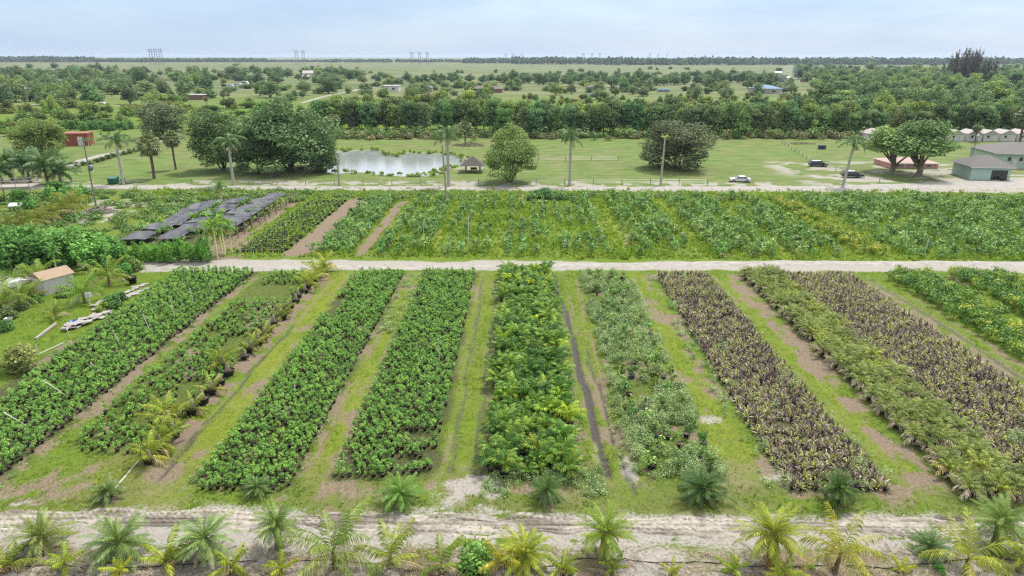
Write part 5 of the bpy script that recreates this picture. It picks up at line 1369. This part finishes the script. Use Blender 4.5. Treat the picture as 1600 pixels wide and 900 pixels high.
# ------------------------------------------------------------------ shade house: black net panels on posts
net = mat("shade_net", (.028, .03, .038), (.12, .125, .15), 1.2, .6, spec=.5, detail=6, stretch=(1, .35, 1))  # paler stretched streaks paint the light caught by the folds
t = thing("shade_house", "low shade house of sagging black net panels on posts", "shade house", (0, 0, 0))
gx0, gy0 = -62.4, 102.5
g = G_(910)
for i in range(3):
    for j in range(6):
        if (i, j) in ((2, 0),): continue
        x0 = gx0 + i * 4.6 - j * .05 + .2 * g.normal(); y0 = gy0 + j * 5.4 + i * .6 + .2 * g.normal()
        n = 15; u, v = np.meshgrid(np.linspace(0, 1, n), np.linspace(0, 1, n))
        hz0 = .95 + .14 * g.normal(); tl_ = g.normal() * .16; tl2 = .15 + .2 * g.normal()
        zz = hz0 + tl_ * (u - .5) + tl2 * (v - .5) - .42 * np.sin(np.pi * u) * np.sin(np.pi * v) + .07 * np.sin(u * 9 + v * 3 + g.random() * 6) * np.sin(np.pi * v) + .22 * (fbm(u * 4 + i * 7, v * 5 + j * 9, 1.3) - .5) + .015 * g.normal(size=u.shape)
        Vn = np.stack([x0 + u * 4.0 + .5 * (fbm(v * 4 + j, u * 0 + i, 1.0) - .5), y0 + v * 4.85 + .5 * (fbm(u * 4 + i, v * 0 + j, 1.0) - .5), zz], -1).reshape(-1, 3)
        obj("net_panel", [(Vn, ring_quads(n, n, False)), (Vn - [0, 0, .02], ring_quads(n, n, False)[:, ::-1])], [net], t, True)
        obj("post", tube([(x0, y0, 0), (x0, y0, hz0 + .3)], .07, 5), [M['pole']], t)
for k in range(46):
    i = int(g.integers(0, 4)); x_ = gx0 + i * 4.6 - .35 + .3 * g.normal(); y_ = gy0 + g.uniform(-1, 32)
    place_mesh(field_me[int(g.integers(5))], "shade_house_plant", "leafy potted plant poking up between the black net panels", "plant", (x_, y_, -.05), g.random() * 6, g.uniform(.7, 1.15), "plants between the net panels", (1.1, 1.15, .9))
# second net roof beside it and its timber posts
t2 = thing("net_shelter", "taller black net roof on timber posts beside the pot grid", "shade house", (0, 0, 0))
for j in range(4):
    y0 = 108 + j * 7.2; x0 = -49.6 - j * .35
    n = 8; u, v = np.meshgrid(np.linspace(0, 1, n), np.linspace(0, 1, n))
    zz = 1.75 - .35 * np.sin(np.pi * u) * np.sin(np.pi * v) + .02 * g.normal(size=u.shape)
    Vn = np.stack([x0 + u * 3.2, y0 + v * 6.9, zz], -1).reshape(-1, 3)
    obj("net_panel", [(Vn, ring_quads(n, n, False)), (Vn - [0, 0, .02], ring_quads(n, n, False)[:, ::-1])], [net], t2, True)
for y in np.arange(104, 138, 3.0):
    obj("post", tube([(-45.9 + .1 * g.normal(), y, 0), (-45.9 + .1 * g.normal(), y, 2.6 + .3 * g.random())], .11, 6), [M['pole']], t2)
for y in np.arange(104.5, 138, 2.4):
    put = (-46.8 + .2 * g.normal(), y, 0)
    place(croton_proto2 if False else [("foliage", field_me[int(g.integers(5))])], "post_side_plant", "scruffy potted plant at the foot of the timber posts", "plant", put, g.random() * 6, g.uniform(.7, 1.1), "plants along the timber posts", (1.5, 1.2, 1.1))

# ------------------------------------------------------------------ vehicles
def car(label, px, py, rz, paintm, suv=True, L=4.8):
    p = G(px, py); t = thing("parked_car", label, "car", (p[0], p[1], 0), rz)
    W = 1.86; z0 = .32; zb = .98 if suv else .92; zt = 1.66 if suv else 1.42
    a, b_ = (-L / 2, L / 2)
    prof = [(a, z0 + .1), (a + .05, zb - .12), (a + .25, zb), (b_ - 1.15, zb), (b_ - .2, zb - .18), (b_, zb - .35), (b_, z0 + .08), (b_ - .15, z0), (a + .12, z0)]
    V, Fq_ = [], []
    # body lofted over four sections so that the sides tuck in
    secs = []
    for xx, k, dz in [(-W / 2, .955, -.03), (-W / 2 + .1, 1, 0), (W / 2 - .1, 1, 0), (W / 2, .955, -.03)]:
        q = np.array(prof) * [k, 1] + [0, 0]
        q[:, 1] = np.where(q[:, 1] > .6, q[:, 1] + dz * 1.5, q[:, 1])
        secs.append(np.c_[np.full(len(q), xx), q])
    n = len(prof); VV = np.concatenate(secs)
    body = [(VV, ring_quads(4, n)), (secs[0], np.arange(n)[None, ::-1]), (secs[3], np.arange(n)[None, :])]
    obj("body", body, [paintm], t, False)
    ca, cb, ra, rb = (a + .12, b_ - 1.15, a + .5, b_ - 2.15) if suv else (a + .75, b_ - 1.2, a + 1.5, b_ - 2.2)
    wb, wt = W / 2 - .06, W / 2 - .26
    C8 = np.array([[-wb, ca, zb - .02], [wb, ca, zb - .02], [wb, cb, zb - .02], [-wb, cb, zb - .02], [-wt, ra, zt - .05], [wt, ra, zt - .05], [wt, rb, zt - .05], [-wt, rb, zt - .05]])
    obj("window_band", [(C8, np.array([[0, 1, 5, 4], [1, 2, 6, 5], [2, 3, 7, 6], [3, 0, 4, 7]]))], [M['glass_and_shade']], t)
    rf = np.array([[-wt - .02, ra - .04, zt - .05], [wt + .02, ra - .04, zt - .05], [wt + .02, rb + .04, zt - .05], [-wt - .02, rb + .04, zt - .05], [-wt + .12, ra + .15, zt + .02], [wt - .12, ra + .15, zt + .02], [wt - .12, rb - .15, zt + .02], [-wt + .12, rb - .15, zt + .02]])
    obj("roof", [(rf, np.array([[3, 2, 1, 0], [4, 5, 6, 7], [0, 1, 5, 4], [1, 2, 6, 5], [2, 3, 7, 6], [3, 0, 4, 7]]))], [paintm], t)
    def pillar(p0, p1): return tube([p0, p1], .045, 4)
    pl = []
    for sx in (-1, 1):
        pl += pillar((sx * (wb + .005), ca, zb), (sx * (wt + .005), ra, zt - .03)) + pillar((sx * (wb + .005), cb, zb), (sx * (wt + .005), rb, zt - .03))
        for f in (.36, .66): pl += pillar((sx * (wb + .01), ca + (cb - ca) * f, zb), (sx * (wt + .01), ra + (rb - ra) * f, zt - .03))
    obj("pillars", pl, [paintm], t)
    for sx in (-1, 1):
        for yy in (a + .95, b_ - .95):
            wv = xf(lathe([(.0, -.12), (.25, -.12), (.34, -.10), (.35, 0), (.34, .10), (.25, .12), (.0, .12)], 16), ry=R(90), loc=(sx * (W / 2 - .1), yy, .35))
            wo = obj("wheel", wv, [M['black']], t, True)
            obj("rim", xf(lathe([(.0, .0), (.22, .0), (.23, -.02)], 12), ry=R(90) * sx, loc=(sx * (W / 2 + .03), yy, .35)), [M['metal']], wo)
        obj("headlight", box(sx * .66, b_ - .07, zb - .34, .36, .12, .14), [paint("lamp_lens", (.8, .82, .85), rough=.2)], t)
        obj("tail_light", box(sx * .74, a + .02, zb - .28, .26, .08, .2), [paint("red_lens", (.35, .02, .02), rough=.3)], t)
        obj("mirror", box(sx * (W / 2 + .06), cb - .25, zb, .16, .12, .14), [paintm], t)
    obj("grille", box(0, b_ - .01, z0 + .18, 1.1, .05, .2), [M['black']], t)
    obj("number_plate", box(0, a - .02, z0 + .35, .4, .03, .15), [M['white']], t)
    return t
navy = mat("navy_car_paint", (.03, .035, .055), (.04, .045, .07), 1, .25, .3, spec=.6); teal = mat("dark_teal_car_paint", (.025, .04, .055), (.03, .05, .065), 1, .25, .3, spec=.6)
wcar = mat("white_car_paint", (.8, .8, .8), (.76, .76, .77), 1, .3, spec=.6)
car("white sedan parked on the sandy verge of the straight road", 1156, 284, R(82), wcar, False, 4.9)
car("dark navy people carrier parked farther back on the grass", 1278, 260, R(-94), navy, True, 4.9)
car("dark teal estate car parked behind the leaning royal palm", 1331, 277, R(-94), teal, True, 5.0)
def camper(label, px, py, wpx, hpx, name="camper", group=None, c=None, cat="vehicle"):
    s = S(px, py); W, Ht = wpx * s, hpx * s; p = G(px, py); t = thing(name, label, cat, (p[0], p[1], 0), rng.uniform(-.2, .2), group)
    Wd = 2.4; r = Ht * .14
    obj("body", xf(prism([(-W / 2, .3 * Ht), (-W / 2, Ht * .9), (-W / 2 + r, Ht), (W / 2 - 2 * r, Ht), (W / 2, Ht * .62), (W / 2, .3 * Ht)], Wd), rz=R(-90)), [c or M['white']], t)
    obj("window", box(-W * .1, -Wd / 2 - .01, Ht * .62, W * .45, .04, Ht * .18), [M['glass_and_shade']], t)
    for x in (-W * .28, W * .28): obj("wheel", xf(lathe([(0, -.15), (.5 * Ht * .4, -.15), (.5 * Ht * .4, .15), (0, .15)], 10), rx=R(90), loc=(x, -Wd / 2 + .2, Ht * .2)), [M['black']], t)
    return t
for x, y, w_, h_, l_ in [(384, 136, 11, 9, "tall white camper at the end of the row of far vehicles"), (372, 136, 12, 6, "low white van beside the tall camper"), (360, 137, 9, 5, "white trailer at the middle of the row of far vehicles"), (350, 136, 7, 4, "dark small car at the start of the far vehicle row"),
                         (184, 135, 9, 6, "white van beside the tall dark tree"), (173, 137, 8, 3, "low white car left of the far white van"), (160, 136, 12, 3, "long white boat trailer in the far yard"), (160, 163, 8, 3, "white car half hidden behind the trees of the far lane")]:
    camper(l_, x, y, w_, h_, c=M['black'] if 'dark' in l_ else None)
camper("dark red truck cab parked on the far lane", 51, 158, 9, 8, "truck", c=paint("dark_red_paint", (.16, .05, .05)))

# ------------------------------------------------------------------ street furniture and small things
def pole(name, label, cat, px, py, hpx, r, m, tilt=(0, 0), extra=None):
    s = S(px, py); Ht = hpx * s; p = G(px, py); t = thing(name, label, cat, (p[0], p[1], 0)); t.rotation_euler = (tilt[0], tilt[1], 0)
    obj("shaft", tube([(0, 0, -.3), (0, 0, Ht * .5), (0, 0, Ht)], [r, r * .85, r * .7], 8), [m], t, True)
    if extra: extra(t, Ht)
    return t
def transformer(t, Ht):
    obj("transformer", xf(lathe([(0, 0), (.34, 0), (.34, 1.0), (.28, 1.08), (0, 1.1)], 12), loc=(.5, 0, Ht * .52)), [M['metal']], t, True)
    obj("crossarm", box(0, 0, Ht * .95, 2.0, .12, .12), [M['pole']], t)
pole("utility_pole", "grey utility pole carrying a transformer behind the rubble heap", "pole", 150, 321, 104, .17, M['pole'], (0, 0), transformer)
pole("utility_pole", "pale wooden pole standing in front of the pond royal palm", "pole", 699, 325, 98, .20, M['wood'], (0, R(-3)))
pole("utility_pole", "short pale wooden pole beside the pond", "pole", 530, 290, 44, .24, M['wood'])
pole("utility_pole", "thin lamp pole leaning beside the garage", "pole", 1508, 272, 58, .12, M['pole'], (0, R(7)), lambda t, h: obj("lamp_head", xf(lathe([(0, 0), (.3, .1), (.3, .4), (0, .55)], 10), loc=(0, 0, h)), [M['white']], t))
pole("utility_pole", "thin pole with white lamp beside the far truck", "pole", 46, 166, 26, .25, M['pole'], (0, 0), lambda t, h: obj("lamp_head", box(0, 0, h, .9, .9, .9), [M['white']], t))
def stub(t, h):
    g2 = G_(930)
    obj("stub_fronds", crown(g2, 7, 1.3, R(80), R(25), R(40), 8, .4, .12, (0, 0, h), tone=.8), [M['croton']], t)
pole("bare_palm_trunk", "tall palm trunk with its head cut to a yellow stub", "palm", 1032, 289, 72, .26, M['royalbark'], (0, R(1.5)), stub)
# dumpster and bin
p = G(178, 287); t = thing("dumpster", "big dark green dumpster with sloping lid by the road", "dumpster", (p[0], p[1], 0), R(5))
grn = paint("dumpster_green", (.02, .13, .08), rough=.5)
obj("body", prism([(-.9, .15), (.9, .15), (.95, 1.55), (-.95, 1.25)], 1.75), [grn], t)
obj("lid", prism([(-1.0, 1.27), (1.0, 1.57), (1.0, 1.65), (-1.0, 1.35)], 1.85), [paint("dumpster_lid", (.04, .18, .12), rough=.4)], t)
for x in (-.7, .7): obj("caster", xf(lathe([(0, -.05), (.1, -.05), (.1, .05), (0, .05)], 8), ry=R(90), loc=(x, -.6, .1)), [M['black']], t)
p = G(193, 287); t = thing("wheelie_bin", "small teal wheeled bin beside the palm trunk", "bin", (p[0], p[1], 0))
tl_m = paint("teal_plastic", (.02, .22, .22), rough=.4)
obj("body", [(np.array([[-.28, -.3, .1], [.28, -.3, .1], [.28, .3, .1], [-.28, .3, .1], [-.38, -.42, 1.15], [.38, -.42, 1.15], [.38, .42, 1.15], [-.38, .42, 1.15]]), np.array([[0, 3, 2, 1], [0, 1, 5, 4], [1, 2, 6, 5], [2, 3, 7, 6], [3, 0, 4, 7]]))], [tl_m], t)
obj("lid", box(0, 0, 1.15, .82, .9, .08), [tl_m], t)
for x in (-.3, .3): obj("wheel", xf(lathe([(0, -.04), (.12, -.04), (.12, .04), (0, .04)], 10), ry=R(90), loc=(x, .34, .12)), [M['black']], t)
p = G(1284, 233); t = thing("utility_box", "dark blue steel box standing on the pasture", "box", (p[0], p[1], 0))
bl = paint("dark_blue_steel", (.03, .07, .12), rough=.5)
obj("body", box(0, 0, 0, 2.0, 1.3, 1.15), [bl], t); obj("lid", box(0, 0, 1.15, 2.15, 1.4, .12), [bl], t); obj("door", box(-.4, -.67, .1, .8, .04, .9), [bl], t)
# clutter in and around the garage
g = G_(911)
for k in range(7):
    px, py = g.uniform(1545, 1580), g.uniform(277, 283); p = G(px, py); w_ = g.uniform(.4, .9)
    t = thing("storage_tub", "one of the assorted tubs and boxes cluttering the garage opening", "box", (p[0], p[1] + .3, 0), g.random(), "clutter in the garage opening")
    cm = [white, rd, M['black'], tl_m][k % 4]
    obj("body", box(0, 0, 0, w_, w_ * .7, w_ * .8), [cm], t); obj("lid", box(0, 0, w_ * .8, w_ * 1.08, w_ * .76, .06), [cm], t)
p = G(1505, 275); t = thing("lattice_panels", "stack of dark frames leaning on the garage side", "panel", (p[0], p[1], 0), R(-8))
for k in range(5): obj("frame", xf(box(0, 0, 0, .1, 1.6, 1.5), loc=(k * .35 - .7, 0, 0), ry=R(14)), [M['black']], t)
p = G(1567, 283); t = thing("hand_cart", "black cart standing on the garage apron", "cart", (p[0], p[1], 0), R(20))
obj("tray", box(0, 0, .35, 1.3, .7, .25), [M['black']], t); obj("handle", tube([(.6, -.25, .6), (1.1, -.25, 1.1), (1.1, .25, 1.1), (.6, .25, .6)], .03, 6), [M['black']], t)
for x in (-.4, .4):
    for y in (-.38, .38): obj("wheel", xf(lathe([(0, -.04), (.17, -.04), (.17, .04), (0, .04)], 10), rx=R(90), loc=(x, y, .17)), [M['black']], t)
for x, y in [(1576, 249), (1562, 252)]:
    p = G(x, y); t = thing("white_table", "white folding table leaning in the yard of the green house", "table", (p[0], p[1], 0), R(20), "white tables in the green house yard")
    obj("top", xf(box(0, 0, 0, 2.4, .08, 1.2), rx=R(-35), loc=(0, 0, .5)), [white], t)
    for q in (-.9, .9): obj("leg", tube([(q, 0, 0), (q, .1, .6)], .04, 5), [M['metal']], t)
# brush heaps and rubble: each heap is one mass of sticks or stones
def heap(name, label, px, py, rx_, ry_, h, n, m, stick=False):
    p = G(px, py); ch = []; g3 = G_(int(px))
    for k in range(n):
        a, q = g3.random() * 6.28, g3.random() ** .6
        x, y = rx_ * q * math.cos(a), ry_ * q * math.sin(a); z = h * (1 - q) * g3.random() ** .5
        if stick:
            d = unit(g3.normal(size=3) * [1, 1, .35]); l = g3.uniform(.5, 1.4)
            ch += tube([np.array([x, y, z + .1]) - d * l * .5, np.array([x, y, z + .1]) + d * l * .5], g3.uniform(.02, .06), 4, False)
        else:
            s_ = g3.uniform(.10, .32)
            b8 = box(0, 0, 0, s_ * g3.uniform(.8, 2.0), s_, s_ * .6, g3.random() * 3)
            V = b8[0][0] + g3.normal(size=(8, 3)) * s_ * .12
            ch.append((V + [x, y, z - .05], b8[0][1]))
    o = obj(name, ch, [m]); o.location = (p[0], p[1], 0)
    return tag(o, label, kind="stuff")
brush = mat("dry_brush", (.20, .14, .11), (.34, .27, .22), 3, .95)
rub = mat("rubble", (.42, .37, .33), (.25, .21, .19), 2, .95)
heap("brush_debris", "brown brush heap beside the fan palm beyond the pond", 735, 228, 5, 3.5, 1.6, 260, brush, True)
heap("brush_debris", "low brown brush heap at the far end of the pond", 676, 217, 6, 3, 1.4, 260, brush, True)
heap("brush_debris", "small dark brush heap alone in the pasture", 1253, 225, 4.5, 2, .5, 130, brush, True)
heap("rubble", "heap of grey rubble below the utility pole", 155, 331, 3.2, 2.6, 1.3, 300, rub)
heap("rubble", "low scatter of broken paving beside the rubble heap", 130, 336, 2.6, 1.2, .35, 90, rub)
# slabs by the yard: things in loose stacks
slab_m = mat("concrete_slab", (.30, .28, .26), (.50, .47, .44), 3, .9, bump=.3)
def slab(px, py, l, w_, rz, z, label, group):
    p = G(px, py); t_ = .09
    me = mesh_data("stone_slab", box(0, 0, 0, l, w_, t_), [slab_m])
    me.vertices.foreach_set("co", (np.array([v.co for v in me.vertices]) + G_(int(px * 7)).normal(size=(8, 3)) * [.06, .05, .012]).ravel())
    o = obj("stone_slab", me, None); o.location = (p[0], p[1], z); o.rotation_euler = (.05 * math.sin(px), .06 * math.cos(px * 2), rz)
    tag(o, label, "slab", group)
for k in range(26):
    f = k / 25; px = 103 + 70 * f + g.normal() * 3; py = 515 - 27 * f + g.normal() * 2.2
    slab(px, py, g.uniform(.7, 1.4), g.uniform(.4, .8), R(38) + g.normal() * .5, .02 + .09 * int(g.integers(0, 5)), "grey stone slab tumbled in the long pile beside the blue tub", "tumbled slab pile")
for k in range(22):
    f = k / 21; px = 150 + 80 * f + g.normal() * 1.5; py = 480 - 34 * f + (5 if k % 2 else -3)
    slab(px, py, g.uniform(.8, 1.5), g.uniform(.45, .7), R(42) + g.normal() * .15, .02, "pale slab laid flat in the broken paving row by the yard", "flat paving slabs by the yard")
p = G(118, 506); t = thing("blue_tub", "bright blue tub behind the tumbled slab pile", "tub", (p[0], p[1], 0))
obj("body", lathe([(.0, 0), (.42, 0), (.55, .35), (.58, .35), (.52, .33), (.40, .06), (0, .06)], 14), [paint("blue_plastic", (.03, .12, .38), rough=.4)], t, True); t.scale = (1.15, .9, 1)
for px, py, m_, l_, s_ in [(208, 443, M['pot'], "large black pot at the end of the paving row", 1.2), (200, 437, M['pot'], "black pot against the hedge by the road end", .95), (15, 507, M['metal'], "grey pot at the edge of the mown yard", .95)]:
    p = G(px, py); t = thing("garden_pot", l_, "plant pot", (p[0], p[1], 0), 0, None, s_)
    obj("body", lathe([(0, 0), (.34, 0), (.44, .7), (.48, .7), (.48, .78), (.42, .78), (.40, .66), (0, .66)], 14), [m_], t, True); obj("soil", [(np.array([[.4 * math.cos(a), .4 * math.sin(a), .67] for a in np.linspace(0, 6.28, 13)[:-1]]), np.arange(12)[None, :])], [M['soil']], t)
p = G(141, 476); t = thing("post_box", "white box on a slim white post at the garden edge", "box", (p[0], p[1], 0))
obj("post", tube([(0, 0, -.1), (0, 0, 1.0)], .06, 6), [white], t); obj("box", box(0, 0, 1.0, .55, .4, .5), [white], t)
a_, b2_ = G(56, 531), G(88, 507)
def beam(name, label, cat, a, b, w_, h_, m, group=None, z=0.0):
    d = b - a; L = float(np.hypot(d[0], d[1]))
    o = obj(name, box(0, 0, 0, L, w_, h_), [m]); o.location = ((a[0] + b[0]) / 2, (a[1] + b[1]) / 2, z); o.rotation_euler = (0, 0, math.atan2(d[1], d[0]))
    return tag(o, label, cat, group)
beam("wooden_beam", "long grey timber beam lying on the mown yard", "beam", a_, b2_, .25, .22, M['wood'])
beam("wooden_beam", "timber edging beam below the palms by the grey pot", "beam", G(2, 492), G(32, 477), .2, .2, M['wood'])
beam("white_pipe", "long white pipe lying across the bare grass before the patchy bed", "pipe", G(176, 769), G(228, 708), .10, .10, M['pvc'])
beam("white_pipe", "white pipe lying along the yard edge of the wide bed", "pipe", G(60, 554), G(100, 536), .08, .08, M['pvc'])
beam("fallen_log", "pale fallen strip of wood beside the potted palm row", "log", G(402, 640), G(424, 620), .2, .08, M['wood'])
for px, py, px1, py1 in [(303, 482, 302, 452), (274, 502, 272, 470), (237, 523, 229, 492), (189, 543, 182, 518), (157, 582, 145, 567), (108, 620, 74, 595), (43, 665, 12, 645), (331, 462, 330, 444),
                         (687, 570, 686, 530), (672, 620, 671, 600), (463, 618, 462, 603), (1008, 650, 1010, 622), (1027, 612, 1029, 594), (977, 520, 979, 500), (1050, 448, 1047, 420), (731, 396, 733, 340), (1443, 400, 1446, 375), (661, 376, 664, 345), (246, 728, 244, 712), (108, 525, 107, 516), (62, 555, 60, 540), (1338, 762, 1341, 744)]:
    a = G(px, py); s_ = S(px, py)
    hgt = max(.5, abs(py - py1) * s_ * 1.08); lean = (px1 - px) * s_
    o = obj("irrigation_riser", tube([(0, 0, -.1), (lean * .5, 0, hgt * .5), (lean, 0, hgt)], .035 if py > 440 else .06, 6) + box(lean, 0, hgt, .09, .09, .07), [M['pvc']]); o.location = (a[0], a[1], 0)
    bedn = "in the wide bed" if px < 340 and py > 440 else "in the upper plot" if py < 405 else "among the potted plants of the nearer beds"
    tag(o, "thin white irrigation riser standing " + bedn, "pipe", "irrigation risers " + bedn)
# black irrigation hose on the front bank
hp = []
for px in np.arange(-20, 1640, 12):
    p = G(px, 884 + 6 * math.sin(px / 90) + 3 * math.sin(px / 31)); hp.append((p[0], p[1], float(ground_z(p[:1], p[1:2])[0]) + .05))
o = obj("irrigation_hose", tube(hp, .028, 6), [M['black']]); tag(o, "thin black hose running along the front bank", "hose")
# post and wire fences
def fence(label, pts, sp, hgt, m):
    pts = np.array([G(*q)[:2] for q in pts]); sg = np.r_[0, np.cumsum(np.hypot(*np.diff(pts, axis=0).T))]
    u = np.arange(0, sg[-1], sp); x = np.interp(u, sg, pts[:, 0]); y = np.interp(u, sg, pts[:, 1])
    t = thing("wire_fence", label, "fence", (x[0], y[0], 0))
    for k in range(len(u)): obj("post", tube([(x[k] - x[0], y[k] - y[0], -.2), (x[k] - x[0], y[k] - y[0], hgt * rng.uniform(.9, 1.15))], .09, 5), [m], t)
    for z in (.4, .8, 1.15): obj("wire", tube([(x[k] - x[0], y[k] - y[0], z) for k in range(len(u))], .018, 3, False), [M['metal']], t)
fence("dark post and wire fence along the far side of the straight road", [(300, 288), (600, 290), (760, 289), (880, 288.5), (1110, 288.5)], 6.6, 1.35, M['pole'])
fence("post and wire fence crossing the middle of the pasture", [(842, 252), (1000, 251)], 7.5, 1.5, M['pole'])
fence("low wire fence running back from the straight road before the parked cars", [(1222, 224), (1265, 252), (1300, 266), (1380, 286)], 5.5, 1.1, M['pole'])
fence("white rail fence beside the diagonal far road", [(545, 139), (577, 133)], 6, 2.2, M['white'])
# ------------------------------------------------------------------ pylons on the horizon
pm = paint("pylon_steel", (.36, .39, .43))
g = G_(940)
def pylon_mesh(Hh, W, r):
    ch = []
    for sx in (-1, 1):
        for dx in (-.14, .14):
            ch += tube([(sx * W * .5 + dx * W, 0, 0), (sx * W * .30 + dx * W * .5, 0, Hh)], r, 4, False)
        for k in range(7):
            z0, z1 = Hh * k / 7, Hh * (k + 1) / 7
            xa = sx * W * (.5 - .2 * k / 7); xb = sx * W * (.5 - .2 * (k + 1) / 7)
            ch += tube([(xa - .14 * W * (1 - k / 14), 0, z0), (xb + .14 * W * (1 - (k + 1) / 14), 0, z1)], r * .6, 3, False)
    return ch
leg_me = mesh_data("lattice_legs", pylon_mesh(1, .26, .012), [pm]); arm_me = mesh_data("crossarm", tube([(-.30, 0, .97), (.30, 0, .97)], .013, 4) + tube([(-.24, 0, .84), (.24, 0, .84)], .011, 4), [pm])
for grp, base, tops, rr_ in [([(238, 101), (245.5, 101), (253, 101)], 98, 23.5, 1.0), ([(464.5, 101), (475, 101)], 98, 21, 1.0), ([(644, 101), (656, 101), (668, 101)], 98, 18.5, .8), ([(790, 97.5), (802, 97.5), (815, 97.5)], 97, 13, .7), ([(911, 97), (925, 97), (937, 97)], 97, 13, .6),
                              ([(1015, 96.5), (1028, 96.5), (1042, 96.5)], 96, 12, .5), ([(1085, 96), (1100, 96), (1113, 96)], 96, 10, .4)]:
    for x, y in grp:
        p = G(x, y); s_ = S(x, y) * tops
        place([("lattice_legs", leg_me), ("crossarm", arm_me)], "pylon", "tall lattice power pylon, one of the groups along the horizon" if base < 98 else "tall lattice power pylon, in the nearer clear groups on the horizon", "pylon", (p[0], p[1], 0), 0, (s_ * .8, s_, s_),
              "faint pylons along the horizon" if base < 98 else "nearer clear pylons on the horizon")
cab = []
for (x0, x1, y) in [(-60, 238, 98), (253, 464.5, 98), (475, 644, 98)]:
    a, b2 = G(x0, y), G(x1, y); hh = S(x1, y) * 18
    for dy in (0, 30.):
        cab += tube([a + (b2 - a) * f + np.array([0, dy, hh - hh * 1.3 * (f * (1 - f))]) for f in np.linspace(0, 1, 13)], .13, 3, False)
o = obj("power_line", cab, [pm]); tag(o, "thin power lines sagging between the horizon pylons", "power line")
# smoke rising from a fire beyond the belt
sm, nt, out = newmat("smoke_air")
pv = N(nt, "ShaderNodeVolumePrincipled"); pv.inputs["Density"].default_value = .02; pv.inputs["Color"].default_value = (.82, .86, .92, 1); nt.links.new(pv.outputs[0], out.inputs["Volume"])
p = G(1212, 170); V_, F_ = [], []
ch = []
for k in range(9):
    f = k / 8; r = 2.0 + 2.6 * f
    c = np.array([p[0] + 1.6 * math.sin(k * 1.9) + 5 * f, p[1], 6 + 15 * f])
    L = lathe([(.02, -1)] + [(math.cos(q), math.sin(q)) for q in np.linspace(-1.2, 1.2, 7)] + [(.02, 1)], 14)
    ch.append((L[0][0] * [r, r, r * .8] + c, L[0][1]))
o = obj("smoke", ch, [sm], None, True); tag(o, "thin whitish smoke drifting up beyond the tree belt", kind="stuff")

pe = []
for i in range(len(POND)):
    a, b2 = np.asarray(POND[i]), np.asarray(POND[(i + 1) % len(POND)])
    for f in rng.random(16):
        if rng.random() < .55: pe.append((*(pc + ((a + (b2 - a) * f) - pc) * rng.uniform(.95, 1.1)), rng.uniform(.3, .9), rng.uniform(.3, 1.1)))
clump_field("pond_weeds", "rough weeds fringing the pond bank", pe, 'grass', .18, 16000, .9)
